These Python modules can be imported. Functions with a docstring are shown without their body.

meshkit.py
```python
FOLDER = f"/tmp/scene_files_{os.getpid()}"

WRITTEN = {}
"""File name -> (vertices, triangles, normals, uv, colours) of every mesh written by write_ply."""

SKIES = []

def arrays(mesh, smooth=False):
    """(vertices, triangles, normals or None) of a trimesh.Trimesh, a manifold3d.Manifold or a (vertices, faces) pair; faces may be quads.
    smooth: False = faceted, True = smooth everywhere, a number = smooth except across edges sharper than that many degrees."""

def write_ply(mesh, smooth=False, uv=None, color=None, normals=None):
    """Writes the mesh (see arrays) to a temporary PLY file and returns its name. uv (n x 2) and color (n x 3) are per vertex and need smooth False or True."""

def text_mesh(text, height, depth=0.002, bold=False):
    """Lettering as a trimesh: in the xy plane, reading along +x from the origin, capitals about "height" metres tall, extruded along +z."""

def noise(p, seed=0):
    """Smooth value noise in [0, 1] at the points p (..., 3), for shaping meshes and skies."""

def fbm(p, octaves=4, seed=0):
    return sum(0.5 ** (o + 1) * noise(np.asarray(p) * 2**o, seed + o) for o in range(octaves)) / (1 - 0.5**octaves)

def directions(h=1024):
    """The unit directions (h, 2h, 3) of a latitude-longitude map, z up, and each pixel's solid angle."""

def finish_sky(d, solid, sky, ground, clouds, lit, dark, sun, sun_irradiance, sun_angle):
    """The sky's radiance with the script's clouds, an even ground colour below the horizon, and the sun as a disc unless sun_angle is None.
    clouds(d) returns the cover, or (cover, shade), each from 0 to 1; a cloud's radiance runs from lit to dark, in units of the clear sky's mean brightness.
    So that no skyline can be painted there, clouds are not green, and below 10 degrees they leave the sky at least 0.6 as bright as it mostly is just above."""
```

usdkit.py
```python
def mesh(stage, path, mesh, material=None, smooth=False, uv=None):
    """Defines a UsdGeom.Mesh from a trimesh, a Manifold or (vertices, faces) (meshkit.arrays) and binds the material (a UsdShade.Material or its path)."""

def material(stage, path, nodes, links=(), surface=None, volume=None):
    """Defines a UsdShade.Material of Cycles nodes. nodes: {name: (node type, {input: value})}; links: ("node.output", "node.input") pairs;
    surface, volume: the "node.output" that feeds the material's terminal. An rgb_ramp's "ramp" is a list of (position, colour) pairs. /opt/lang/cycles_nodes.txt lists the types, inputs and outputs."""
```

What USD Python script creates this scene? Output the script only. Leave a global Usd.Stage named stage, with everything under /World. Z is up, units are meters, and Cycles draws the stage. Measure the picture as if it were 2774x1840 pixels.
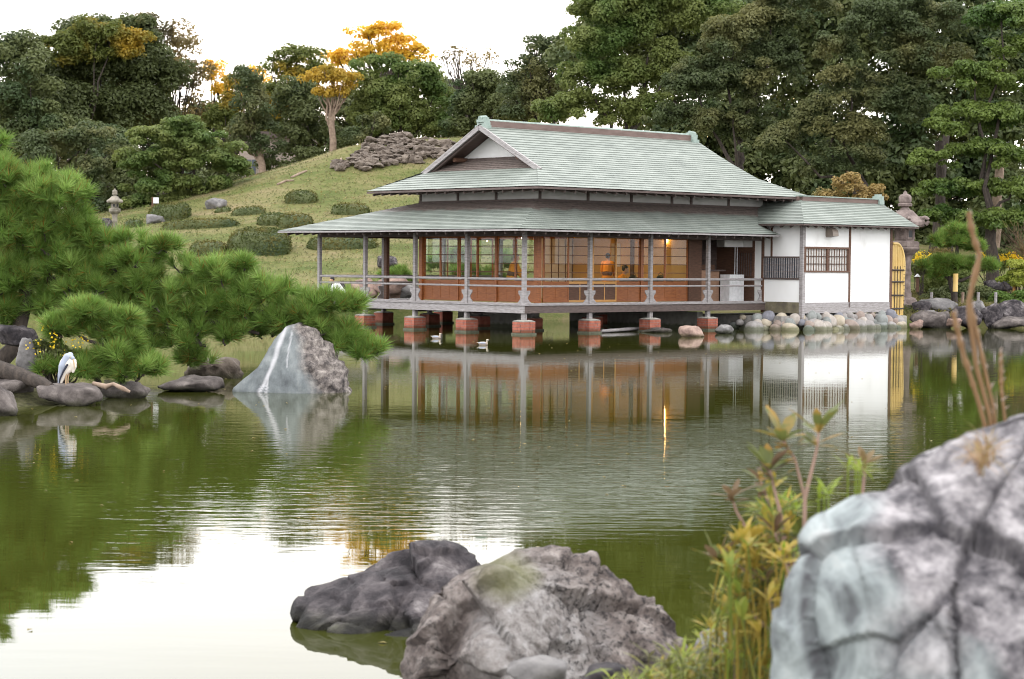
import math, numpy as np, trimesh, usdkit, meshkit, manifold3d
from manifold3d import Manifold
from scipy.interpolate import RBFInterpolator
import shapely.geometry as sg, shapely
from pxr import Usd, UsdGeom, UsdLux, UsdShade, Gf, Sdf, Vt

stage = Usd.Stage.CreateInMemory()
UsdGeom.Xform.Define(stage, '/World')
UsdGeom.Scope.Define(stage, '/World/Looks')

# ------------------------------------------------------------------ camera
EYE = 2.3
FOC, PITCH, ROLL = 5503.0 / 2774, math.atan(207 / 5503.0), .0082
_R0, _U0 = np.array([1, 0, 0.]), np.array([0, math.sin(PITCH), math.cos(PITCH)])
CF = np.array([0, math.cos(PITCH), -math.sin(PITCH)])
CR = _R0 * math.cos(ROLL) + _U0 * math.sin(ROLL)
CU = -_R0 * math.sin(ROLL) + _U0 * math.cos(ROLL)
CAM = np.array([0, 0, EYE])
cam = UsdGeom.Camera.Define(stage, '/World/camera')
cam.AddTransformOp().Set(Gf.Matrix4d(*CR, 0, *CU, 0, *(-CF), 0, *CAM, 1))
cam.CreateHorizontalApertureAttr(36.0)
cam.CreateFocalLengthAttr(36.0 * FOC)
cam.CreateFStopAttr(5.6)
cam.CreateFocusDistanceAttr(44.0)
cam.CreateExposureAttr(0.26)

# ------------------------------------------------------------------ sky and sun
SUN_EL, SUN_AZ = math.radians(4.0), math.radians(-6.6)      # low, behind the trees on the left
SKY_STRENGTH = 0.1
sun = UsdLux.DistantLight.Define(stage, '/World/sun')
sun.CreateIntensityAttr(1.0); sun.CreateAngleAttr(1.5); sun.CreateColorAttr(Gf.Vec3f(1.0, .72, .38))
sun.CreateNormalizeAttr(True)
sun.AddRotateXYZOp().Set(Gf.Vec3f(math.degrees(SUN_EL) - 90, 0, -math.degrees(SUN_AZ)))
dome = UsdLux.DomeLight.Define(stage, '/World/sky')
sky = usdkit.material(stage, '/World/Looks/sky', {
    'tc': ('texture_coordinate', {}),
    'mp': ('mapping', {'scale': (1.2, 1.2, 3.0)}),
    'n': ('noise_texture', {'scale': 1.6, 'detail': 5.0, 'roughness': .55}),
    'r': ('map_range', {'from_min': .3, 'from_max': .7, 'to_min': .80, 'to_max': .97, 'clamp': True}),
    's': ('sky_texture', {'sky_type': 'single_scattering', 'sun_disc': False, 'sun_elevation': SUN_EL, 'sun_rotation': SUN_AZ}),
    'm': ('mix_color', {'b': (24., 24.0, 24.3), 'use_clamp': False}),
    'bg': ('background_shader', {'strength': SKY_STRENGTH})},
    [('tc.generated', 'mp.vector'), ('mp.vector', 'n.vector'), ('n.fac', 'r.value'), ('r.result', 'm.fac'),
     ('s.color', 'm.a'), ('m.result', 'bg.color')], surface='bg.background')
UsdShade.MaterialBindingAPI.Apply(dome.GetPrim()).Bind(sky)
dome.GetPrim().SetCustomDataByKey('kind', 'structure')

# ------------------------------------------------------------------ helpers
PX = 1.17343                                                  # photograph pixels per unit of the notes the layout was measured in
def ray(x, y):
    d = CF + CR * (x * PX - 1387) / 5503 - CU * (y * PX - 920) / 5503
    return d / d[1]
def at(x, y, Y): return CAM + ray(x, y) * Y                   # a measured picture point at distance Y
def wat(x, y, z=0.0):
    d = ray(x, y); return CAM + d * ((z - EYE) / d[2])
def mpp(Y): return Y * PX / 5503                              # metres per measured unit at distance Y

_used = {}
def path(parent, name):
    base = f'{parent}/{name}'
    n = _used.get(base, 0); _used[base] = n + 1
    return base if n == 0 else f'{base}_{n:03d}'
def tag(p, label=None, cat=None, group=None, kind=None):
    for k, t in (('label', label), ('category', cat), ('group', group), ('kind', kind)):
        if t: p.SetCustomDataByKey(k, t)
    return p
def thing(name, label, cat, loc=(0, 0, 0), rz=0, group=None):
    x = UsdGeom.Xform.Define(stage, path('/World', name))
    x.AddTranslateOp().Set(Gf.Vec3d(*map(float, loc))); x.AddRotateZOp().Set(float(rz))
    return tag(x.GetPrim(), label, cat, group)
def put(name, mesh, mat, parent=None, smooth=False, label=None, kind=None, pv=None):
    par = '/World' if parent is None else str(parent.GetPath())
    if isinstance(mesh, MB): mesh = mesh.mesh()
    m = usdkit.mesh(stage, path(par, name), mesh, M[mat], smooth=smooth)
    if pv:
        for k, a in pv.items():
            UsdGeom.PrimvarsAPI(m).CreatePrimvar(k, Sdf.ValueTypeNames.FloatArray, 'vertex').Set(Vt.FloatArray.FromNumpy(np.asarray(a, np.float32)))
    p = m.GetPrim()
    return tag(p, label, None, None, kind)
def whole(name, mesh, mat, label, cat, group=None, smooth=False, kind=None, pv=None, loc=None):
    p = put(name, mesh, mat, None, smooth, None, kind, pv)
    if loc is not None: UsdGeom.Xformable(p).AddTranslateOp().Set(Gf.Vec3d(*map(float, loc)))
    return tag(p, label, cat, group)
def dup(root, label, loc, rz, scale=1.0, group=None):
    x = UsdGeom.Xform.Define(stage, path('/World', root.GetName().rstrip('0123456789').rstrip('_')))
    x.GetPrim().GetReferences().AddInternalReference(root.GetPath()); x.GetPrim().SetInstanceable(True)
    x.ClearXformOpOrder()
    x.AddTranslateOp().Set(Gf.Vec3d(*map(float, loc))); x.AddRotateZOp().Set(float(rz)); x.AddScaleOp().Set(Gf.Vec3f(scale))
    tag(x.GetPrim(), label, root.GetCustomDataByKey('category'), group)
    return x.GetPrim()

class MB:
    def __init__(s): s.v, s.f, s.n = [], [], 0
    def add(s, v, f):
        v = np.asarray(v, float); f = np.asarray(f, int)
        if f.shape[1] == 4: f = np.vstack([f[:, [0, 1, 2]], f[:, [0, 2, 3]]])
        s.v.append(v); s.f.append(f + s.n); s.n += len(v); return s
    def mesh(s): return np.vstack(s.v), np.vstack(s.f)
    def box(s, x0, x1, y0, y1, z0, z1):
        v = [(x, y, z) for x in (x0, x1) for y in (y0, y1) for z in (z0, z1)]
        return s.add(v, [(0, 1, 3, 2), (4, 6, 7, 5), (0, 4, 5, 1), (2, 3, 7, 6), (0, 2, 6, 4), (1, 5, 7, 3)])
    def bar(s, a, b, w, h, up=(0, 0, 1)):
        a, b, up = np.array(a, float), np.array(b, float), np.array(up, float)
        d = b - a; d /= np.linalg.norm(d); x = np.cross(d, up); x /= np.linalg.norm(x); y = np.cross(x, d)
        v = [p + x * i * w / 2 + y * j * h / 2 for p in (a, b) for i, j in ((-1, -1), (1, -1), (1, 1), (-1, 1))]
        return s.add(v, [(0, 3, 2, 1), (4, 5, 6, 7), (0, 1, 5, 4), (1, 2, 6, 5), (2, 3, 7, 6), (3, 0, 4, 7)])
    def tube(s, pts, rad, k=8):
        pts = np.asarray(pts, float); n = len(pts); rad = np.broadcast_to(np.asarray(rad, float), n)
        t = np.gradient(pts, axis=0); t /= np.linalg.norm(t, axis=1, keepdims=True) + 1e-9
        ref = np.array([0, 0, 1.]) if abs(t[:, 2]).mean() < .8 else np.array([1., 0, 0])
        x = np.cross(t, ref); x /= np.linalg.norm(x, axis=1, keepdims=True) + 1e-9; y = np.cross(t, x)
        a = np.linspace(0, 2 * math.pi, k, endpoint=False)
        v = (pts[:, None] + rad[:, None, None] * (np.cos(a)[None, :, None] * x[:, None] + np.sin(a)[None, :, None] * y[:, None])).reshape(-1, 3)
        f = [(i * k + j, i * k + (j + 1) % k, (i + 1) * k + (j + 1) % k, (i + 1) * k + j) for i in range(n - 1) for j in range(k)]
        v = np.vstack([v, pts[:1], pts[-1:]]); c0, c1 = n * k, n * k + 1
        f = [(a_, b_, c_, d_) for a_, b_, c_, d_ in f] + [(c0, (j + 1) % k, j, j) for j in range(k)] + [(c1, (n - 1) * k + j, (n - 1) * k + (j + 1) % k, (n - 1) * k + (j + 1) % k) for j in range(k)]
        f = np.array(f); q = np.vstack([f[:, [0, 1, 2]], f[:len(f) - 2 * k, [0, 2, 3]]])
        return s.add(v, q)
    def poly(s, pts, t, o=(0, 0, 0), ax=(1, 0, 0), ay=(0, 0, 1)):      # polygon in the plane ax, ay, extruded by t along ax x ay, centred
        P = sg.Polygon(pts); m = trimesh.creation.extrude_polygon(P, t)
        ax, ay = np.array(ax, float), np.array(ay, float); az = np.cross(ax, ay)
        v = np.array(m.vertices); v = np.array(o) + v[:, :1] * ax + v[:, 1:2] * ay + (v[:, 2:] - t / 2) * az
        return s.add(v, m.faces)
    def lathe(s, prof, k=20, o=(0, 0, 0), rot=0):
        prof = np.array(prof, float); a = np.linspace(0, 2 * math.pi, k, endpoint=False) + rot
        v = np.stack([prof[:, :1] * np.cos(a), prof[:, :1] * np.sin(a), np.repeat(prof[:, 1:], k, 1)], -1).reshape(-1, 3) + np.array(o)
        n = len(prof)
        f = [(i * k + j, i * k + (j + 1) % k, (i + 1) * k + (j + 1) % k, (i + 1) * k + j) for i in range(n - 1) for j in range(k)]
        return s.add(v, f)

# ------------------------------------------------------------------ materials
M = {}
def L(name): return '/World/Looks/' + name
def wet(nodes, links, out, target, top=.10, tint=(.42, .46, .34)):
    nodes.update({'wz': ('separate_xyz', {}), 'wn': ('noise_texture', {'scale': 5.0, 'detail': 5.0}), 'wa': ('math', {'math_type': 'multiply_add', 'value2': .16, 'value3': -.08}), 'wb': ('math', {'math_type': 'add'}),
        'wr': ('map_range', {'from_min': top - .06, 'from_max': top + .03, 'to_min': 1., 'to_max': 0., 'clamp': True}), 'wm': ('mix_color', {'blend_type': 'multiply', 'b': tint})})
    links += [('geo.position', 'wz.vector'), ('geo.position', 'wn.vector'), ('wn.fac', 'wa.value1'), ('wz.z', 'wb.value1'), ('wa.value', 'wb.value2'), ('wb.value', 'wr.value'), ('wr.result', 'wm.fac'), (out, 'wm.a'), ('wm.result', target)]
def mat_noise(name, stops, scale=3.0, detail=6.0, rough=.8, bump=0.0, bscale=None, bdist=.02, stretch=None, spec=.4, coord='geo.position', rrough=.6, wetness=False):
    nodes = {'geo': ('geometry', {}), 'mp': ('mapping', {'scale': stretch or (1, 1, 1)}),
             'n': ('noise_texture', {'scale': scale, 'detail': detail, 'roughness': rrough}),
             'r': ('rgb_ramp', {'ramp': stops}),
             'p': ('principled_bsdf', {'roughness': rough, 'specular_ior_level': spec})}
    links = [('geo.position', 'mp.vector'), ('mp.vector', 'n.vector'), ('n.fac', 'r.fac')]
    if wetness: wet(nodes, links, 'r.color', 'p.base_color', .16)
    else: links.append(('r.color', 'p.base_color'))
    if bump:
        nodes['n2'] = ('noise_texture', {'scale': bscale or scale * 3, 'detail': 8.0, 'roughness': .65})
        nodes['b'] = ('bump', {'strength': bump, 'distance': bdist})
        links += [('mp.vector', 'n2.vector'), ('n2.fac', 'b.height'), ('b.normal', 'p.normal')]
    M[name] = usdkit.material(stage, L(name), nodes, links, surface='p.BSDF')
def mat_leaf(name, ca, cb, cc=None, trans=.3, rough=.5, nscale=.35, pct=.25):
    """leaves from ca to cb by chance, with patches of cc"""
    cc = cc or cb
    nodes = {'geo': ('geometry', {}), 'r1': ('rgb_ramp', {'ramp': [(0, ca), (1, cb)]}),
             'n': ('noise_texture', {'scale': nscale, 'detail': 3.0}),
             'mr': ('map_range', {'from_min': .62 - pct, 'from_max': .78 - pct, 'to_min': 0., 'to_max': .85, 'clamp': True}),
             'mx': ('mix_color', {'b': cc}),
             'p': ('principled_bsdf', {'roughness': rough, 'specular_ior_level': .35}),
             't': ('translucent_bsdf', {}), 'mc': ('mix_closure', {'fac': trans})}
    M[name] = usdkit.material(stage, L(name), nodes, [('geo.random_per_island', 'r1.fac'), ('r1.color', 'mx.a'), ('geo.position', 'n.vector'), ('n.fac', 'mr.value'), ('mr.result', 'mx.fac'),
              ('mx.result', 'p.base_color'), ('mx.result', 't.color'), ('p.BSDF', 'mc.closure1'), ('t.BSDF', 'mc.closure2')], surface='mc.closure')
def mat_plain(name, c, rough=.6, spec=.4, metallic=0.):
    M[name] = usdkit.material(stage, L(name), {'geo': ('geometry', {}), 'n': ('noise_texture', {'scale': 9.0, 'detail': 4.0}),
        'mr': ('map_range', {'from_min': .3, 'from_max': .7, 'to_min': .88, 'to_max': 1.1}), 'c': ('mix_color', {'blend_type': 'multiply', 'fac': 1.0, 'a': c}),
        'p': ('principled_bsdf', {'roughness': rough, 'specular_ior_level': spec, 'metallic': metallic})},
        [('geo.position', 'n.vector'), ('n.fac', 'mr.value'), ('mr.result', 'c.b'), ('c.result', 'p.base_color')], surface='p.BSDF')
def mat_wood(name, dark, light, rough=.7, scale=5.0):
    """grain that runs along each board: stretched both ways in plan, fine in height"""
    mat_noise(name, [(.25, dark), (.75, light)], scale=scale, stretch=(1, 1, 7), rough=rough, bump=.35, bscale=scale * 2, bdist=.004)

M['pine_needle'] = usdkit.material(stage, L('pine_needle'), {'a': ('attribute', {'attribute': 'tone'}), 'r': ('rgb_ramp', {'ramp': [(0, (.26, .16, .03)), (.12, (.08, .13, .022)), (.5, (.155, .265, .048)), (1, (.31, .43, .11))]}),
    'p': ('principled_bsdf', {'roughness': .5, 'specular_ior_level': .3}), 't': ('translucent_bsdf', {}), 'mc': ('mix_closure', {'fac': .3})},
    [('a.fac', 'r.fac'), ('r.color', 'p.base_color'), ('r.color', 't.color'), ('p.BSDF', 'mc.closure1'), ('t.BSDF', 'mc.closure2')], surface='mc.closure')
mat_leaf('dwarf_needle', (.10, .17, .028), (.17, .25, .05), None, .25)
mat_leaf('leaf_lit', (.28, .26, .045), (.50, .40, .06), (.55, .36, .05), .45)
mat_leaf('leaf_spring', (.20, .26, .045), (.36, .38, .08), (.46, .32, .06), .4, .5, 8.0)
mat_leaf('leaf_green', (.10, .16, .038), (.19, .265, .065), (.21, .24, .07), .4)
mat_leaf('leaf_olive', (.085, .112, .044), (.175, .205, .074), (.21, .20, .075), .38, .5, .35, .14)
mat_leaf('leaf_dark', (.058, .09, .034), (.115, .155, .052), (.135, .155, .054), .28)
mat_leaf('leaf_glossy', (.065, .12, .025), (.16, .23, .05), (.18, .24, .055), .35, .35)
mat_leaf('leaf_gold', (.66, .47, .05), (.88, .66, .09), (.78, .50, .06), .5)
mat_leaf('leaf_goldgreen', (.13, .155, .035), (.24, .24, .055), (.45, .29, .03), .4, .5, .35, .12)
mat_leaf('leaf_mixed', (.085, .105, .035), (.165, .175, .055), (.34, .25, .04), .35, .5, .16, .04)
mat_leaf('leaf_brown', (.10, .09, .045), (.17, .145, .065), (.24, .18, .06), .3)
mat_leaf('leaf_clipped', (.065, .085, .018), (.125, .145, .03), (.145, .125, .03), .2, .6, .8, .16)
mat_leaf('leaf_tan', (.19, .18, .065), (.32, .28, .10), (.36, .25, .09), .35)
mat_leaf('leaf_shade', (.03, .045, .02), (.06, .08, .03), None, .15)
mat_leaf('leaf_fresh', (.20, .30, .03), (.34, .44, .07), (.40, .42, .08), .4)
mat_leaf('leaf_azalea', (.12, .14, .04), (.22, .22, .07), (.45, .25, .06), .35, .5, 9.0, .12)
mat_leaf('leaf_rust', (.15, .095, .065), (.27, .175, .115), (.30, .22, .08), .35)
mat_leaf('petal_yellow', (.75, .48, .01), (.85, .62, .03), None, .3)
mat_leaf('grass_blade', (.06, .10, .02), (.13, .17, .045), (.20, .17, .06), .3)
mat_leaf('grass_husk', (.34, .26, .20), (.45, .36, .30), None, .3)
mat_leaf('grass_lawn', (.095, .125, .036), (.155, .17, .06), (.19, .17, .08), .3)
mat_leaf('grass_straw', (.26, .13, .055), (.40, .25, .12), (.33, .21, .11), .35)
mat_noise('bark', [(.3, (.022, .017, .014)), (.7, (.075, .058, .047))], scale=7, rough=.9, bump=.8, bdist=.03, stretch=(2, 2, .6))
mat_noise('bark_pale', [(.3, (.16, .11, .08)), (.7, (.32, .24, .18))], scale=5, rough=.9, bump=.6, bdist=.03)
mat_noise('lawn_plain', [(.28, (.075, .10, .026)), (.45, (.115, .13, .04)), (.57, (.185, .165, .07)), (.72, (.25, .195, .10))], scale=.55, detail=9, rough=.95, bump=.6, bscale=14, bdist=.05, stretch=(.8, 1.6, 1), rrough=.68, spec=.1)
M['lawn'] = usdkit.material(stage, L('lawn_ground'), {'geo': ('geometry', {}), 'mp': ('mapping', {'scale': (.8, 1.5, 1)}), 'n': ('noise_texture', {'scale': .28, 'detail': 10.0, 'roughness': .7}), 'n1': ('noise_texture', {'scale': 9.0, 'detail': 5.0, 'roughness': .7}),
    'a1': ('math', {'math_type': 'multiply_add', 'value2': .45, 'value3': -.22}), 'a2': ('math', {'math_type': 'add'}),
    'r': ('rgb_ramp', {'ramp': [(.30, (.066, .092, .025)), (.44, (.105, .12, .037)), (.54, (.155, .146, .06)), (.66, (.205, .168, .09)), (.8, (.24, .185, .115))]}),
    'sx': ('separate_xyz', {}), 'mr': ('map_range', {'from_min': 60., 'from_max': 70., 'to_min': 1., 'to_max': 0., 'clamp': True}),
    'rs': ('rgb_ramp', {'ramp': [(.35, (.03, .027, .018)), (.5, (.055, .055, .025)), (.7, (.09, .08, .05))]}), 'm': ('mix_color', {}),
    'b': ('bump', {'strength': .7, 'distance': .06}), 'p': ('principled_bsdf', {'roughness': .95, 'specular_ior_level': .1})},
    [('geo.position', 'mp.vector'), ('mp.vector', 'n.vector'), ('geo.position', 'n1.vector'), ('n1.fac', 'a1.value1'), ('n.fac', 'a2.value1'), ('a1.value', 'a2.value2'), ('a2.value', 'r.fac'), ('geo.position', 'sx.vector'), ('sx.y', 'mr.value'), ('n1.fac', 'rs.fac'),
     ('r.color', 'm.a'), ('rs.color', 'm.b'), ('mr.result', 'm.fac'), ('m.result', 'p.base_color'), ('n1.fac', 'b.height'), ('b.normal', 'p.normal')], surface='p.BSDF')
mat_noise('pond_bed', [(.3, (.03, .035, .015)), (.7, (.07, .07, .03))], scale=2)
mat_wood('wood_grey', (.16, .14, .135), (.38, .36, .36))
mat_wood('wood_dark', (.045, .032, .028), (.13, .095, .085))
mat_wood('wood_brown', (.06, .03, .02), (.15, .075, .045))
mat_wood('wood_red', (.19, .055, .016), (.36, .13, .04), .45)
mat_wood('wood_new', (.42, .20, .055), (.60, .32, .10), .45)
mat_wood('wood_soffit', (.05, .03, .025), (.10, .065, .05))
mat_wood('wood_counter', (.22, .12, .075), (.33, .20, .13))
mat_noise('plaster', [(.25, (.62, .61, .585)), (.42, (.78, .775, .76)), (.8, (.85, .85, .845))], scale=1.1, stretch=(1, 1, .45), rough=.9, spec=.1)
mat_noise('plaster_shaded', [(.3, (.42, .41, .39)), (.7, (.52, .51, .49))], scale=1.5, rough=.9, spec=.1)  # white plaster with the shade under the upper eave put into its colour
mat_noise('plaster_warm', [(.3, (.62, .40, .16)), (.7, (.70, .47, .2))], scale=1.5, rough=.9, spec=.1)
mat_noise('mossy_plaster', [(.35, (.10, .085, .065)), (.55, (.16, .14, .09)), (.7, (.22, .19, .15))], scale=2.5, rough=.95)
mat_noise('paper', [(.3, (.66, .64, .60)), (.7, (.74, .73, .70))], scale=4, rough=.9, spec=.1)
mat_noise('ridge_copper', [(.3, (.10, .065, .055)), (.7, (.17, .115, .10))], scale=2, rough=.6, stretch=(1, 1, 4))
mat_noise('patina', [(.3, (.20, .26, .23)), (.7, (.31, .37, .335))], scale=6, rough=.6)
mat_noise('brick', [(.3, (.25, .068, .046)), (.7, (.40, .14, .09))], scale=6, rough=.85, bump=.4, bdist=.006, wetness=True)
mat_noise('mortar', [(.3, (.16, .15, .14)), (.7, (.30, .28, .26))], scale=6, rough=.95, wetness=True)
mat_noise('concrete', [(.3, (.24, .23, .20)), (.7, (.40, .38, .34))], scale=5, rough=.95, bump=.3, bdist=.01, wetness=True)
mat_noise('tatami', [(.3, (.30, .24, .11)), (.7, (.38, .31, .15))], scale=8, rough=.9)
mat_noise('lantern_stone', [(.28, (.08, .06, .055)), (.5, (.18, .14, .127)), (.75, (.29, .235, .215))], scale=3.5, rough=.95, bump=.7, bdist=.02)
mat_noise('lantern_grey', [(.28, (.10, .09, .07)), (.5, (.20, .18, .145)), (.75, (.33, .29, .24))], scale=3.5, rough=.95, bump=.7, bdist=.02)
mat_noise('bamboo', [(.3, (.50, .33, .10)), (.7, (.66, .47, .18))], scale=6, rough=.4, stretch=(1, 1, .3))
mat_plain('binding', (.03, .022, .02))
mat_plain('robe', (.66, .28, .035), .85)
mat_plain('skin', (.50, .28, .17), .6)
mat_plain('hair', (.012, .010, .010), .5)
mat_plain('navy', (.015, .02, .045), .9)
mat_plain('white_cloth', (.75, .75, .76), .9)
mat_plain('black_thing', (.012, .012, .014), .4)
mat_plain('hood_metal', (.22, .18, .15), .45)
mat_plain('white_board', (.72, .72, .73), .5)
mat_plain('house_wall', (.33, .27, .235), .9)
mat_plain('house_glass', (.06, .07, .09), .15)
mat_plain('feather_grey', (.30, .33, .40), .8)
mat_plain('feather_white', (.70, .64, .56), .85)
mat_plain('feather_black', (.02, .022, .035), .7)
mat_plain('leg_yellow', (.42, .29, .17), .6)
mat_plain('duck_body', (.30, .25, .21), .8)
mat_plain('duck_pale', (.40, .35, .28), .8)
mat_plain('stem', (.26, .17, .13), .7)

def rock_mat(name, stops, scale, vor=None, vcol=(.5, .5, .5), bump=.8, bdist=.04, moss=None, bscale=None, stretch=(1, 1, 1), up=None):
    nodes = {'geo': ('geometry', {}), 'mp': ('mapping', {'scale': stretch}), 'n': ('noise_texture', {'scale': scale, 'detail': 10.0, 'roughness': .62, 'distortion': .4}),
             'r': ('rgb_ramp', {'ramp': stops}), 'nb': ('noise_texture', {'scale': (bscale or scale * 3), 'detail': 10.0, 'roughness': .7}),
             'b': ('bump', {'strength': bump, 'distance': bdist}), 'p': ('principled_bsdf', {'roughness': .85, 'specular_ior_level': .3})}
    links = [('geo.position', 'mp.vector'), ('mp.vector', 'n.vector'), ('n.fac', 'r.fac'), ('geo.position', 'nb.vector'), ('nb.fac', 'b.height'), ('b.normal', 'p.normal')]
    out = 'r.color'
    if vor:      # dark pits and spots
        nodes['v'] = ('noise_texture', {'scale': vor, 'detail': 6.0, 'roughness': .75})
        nodes['vr'] = ('map_range', {'from_min': .5, 'from_max': .62, 'to_min': 0., 'to_max': .85, 'clamp': True})
        nodes['vm'] = ('mix_color', {'b': vcol})
        links += [('geo.position', 'v.vector'), ('v.fac', 'vr.value'), ('vr.result', 'vm.fac'), (out, 'vm.a')]; out = 'vm.result'
    if moss:
        nodes['m'] = ('noise_texture', {'scale': moss[0], 'detail': 6.0})
        nodes['mr'] = ('map_range', {'from_min': moss[2], 'from_max': moss[2] + .12, 'to_min': 0., 'to_max': .9, 'clamp': True})
        nodes['mm'] = ('mix_color', {'b': moss[1]})
        links += [('geo.position', 'm.vector'), ('m.fac', 'mr.value'), ('mr.result', 'mm.fac'), (out, 'mm.a')]; out = 'mm.result'
    wet(nodes, links, out, 'p.base_color')
    M[name] = usdkit.material(stage, L(name), nodes, links, surface='p.BSDF')
rock_mat('rock_brown', [(.3, (.038, .031, .029)), (.5, (.10, .084, .078)), (.7, (.20, .172, .158))], 3.5)
rock_mat('rock_grey', [(.3, (.07, .065, .065)), (.5, (.15, .142, .14)), (.7, (.27, .255, .245))], 2.5)
rock_mat('rock_lava', [(.3, (.06, .047, .037)), (.5, (.135, .107, .086)), (.7, (.23, .19, .155))], 2.4, bump=1, bdist=.12, bscale=3)
rock_mat('rock_red', [(.3, (.12, .08, .07)), (.5, (.25, .17, .14)), (.7, (.36, .26, .21))], 3)
rock_mat('rock_dark', [(.34, (.012, .010, .012)), (.48, (.04, .034, .037)), (.58, (.085, .073, .075)), (.70, (.20, .18, .178))], 5.0, bump=1.0, bdist=.03)
rock_mat('rock_pitted_plain', [(.28, (.07, .055, .05)), (.46, (.20, .165, .15)), (.6, (.38, .345, .33)), (.75, (.55, .52, .51))], 2.0, vor=9.0, vcol=(.05, .042, .045), bump=1.0, bdist=.03, bscale=12, moss=(2.5, (.12, .12, .025), .60))
rock_mat('rock_blue_plain', [(.28, (.07, .07, .08)), (.42, (.25, .27, .275)), (.55, (.44, .49, .50)), (.72, (.62, .65, .64))], 3.2, vor=4.0, vcol=(.09, .085, .10), bump=.9, bdist=.03, bscale=10, stretch=(1.4, 1, .8))
M['rock_blue'] = usdkit.material(stage, L('rock_pale'), {'geo': ('geometry', {}), 'ac': ('attribute', {'attribute': 'crack'}), 'ad': ('attribute', {'attribute': 'pit'}),
    'mp': ('mapping', {'scale': (1.5, 1, .8), 'rotation': (0, .5, 0)}), 'n': ('noise_texture', {'scale': 6.0, 'detail': 10.0, 'roughness': .6, 'distortion': .6}),
    'r': ('rgb_ramp', {'ramp': [(.34, (.085, .09, .095)), (.45, (.19, .212, .215)), (.57, (.29, .32, .32)), (.70, (.38, .39, .385))]}),
    'n2': ('noise_texture', {'scale': 10.0, 'detail': 10.0, 'roughness': .68}), 'r2': ('rgb_ramp', {'ramp': [(.37, (.022, .02, .025)), (.48, (.13, .12, .127)), (.63, (.33, .31, .315))]}),
    'm1': ('mix_color', {}), 'm2': ('mix_color', {'b': (.05, .046, .052)}), 'b': ('bump', {'strength': .8, 'distance': .012}), 'p': ('principled_bsdf', {'roughness': .8, 'specular_ior_level': .3})},
    [('geo.position', 'mp.vector'), ('mp.vector', 'n.vector'), ('n.fac', 'r.fac'), ('geo.position', 'n2.vector'), ('n2.fac', 'r2.fac'), ('r.color', 'm1.a'), ('r2.color', 'm1.b'), ('ad.fac', 'm1.fac'), ('m1.result', 'm2.a'), ('ac.fac', 'm2.fac'),
     ('m2.result', 'p.base_color'), ('n2.fac', 'b.height'), ('b.normal', 'p.normal')], surface='p.BSDF')
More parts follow.
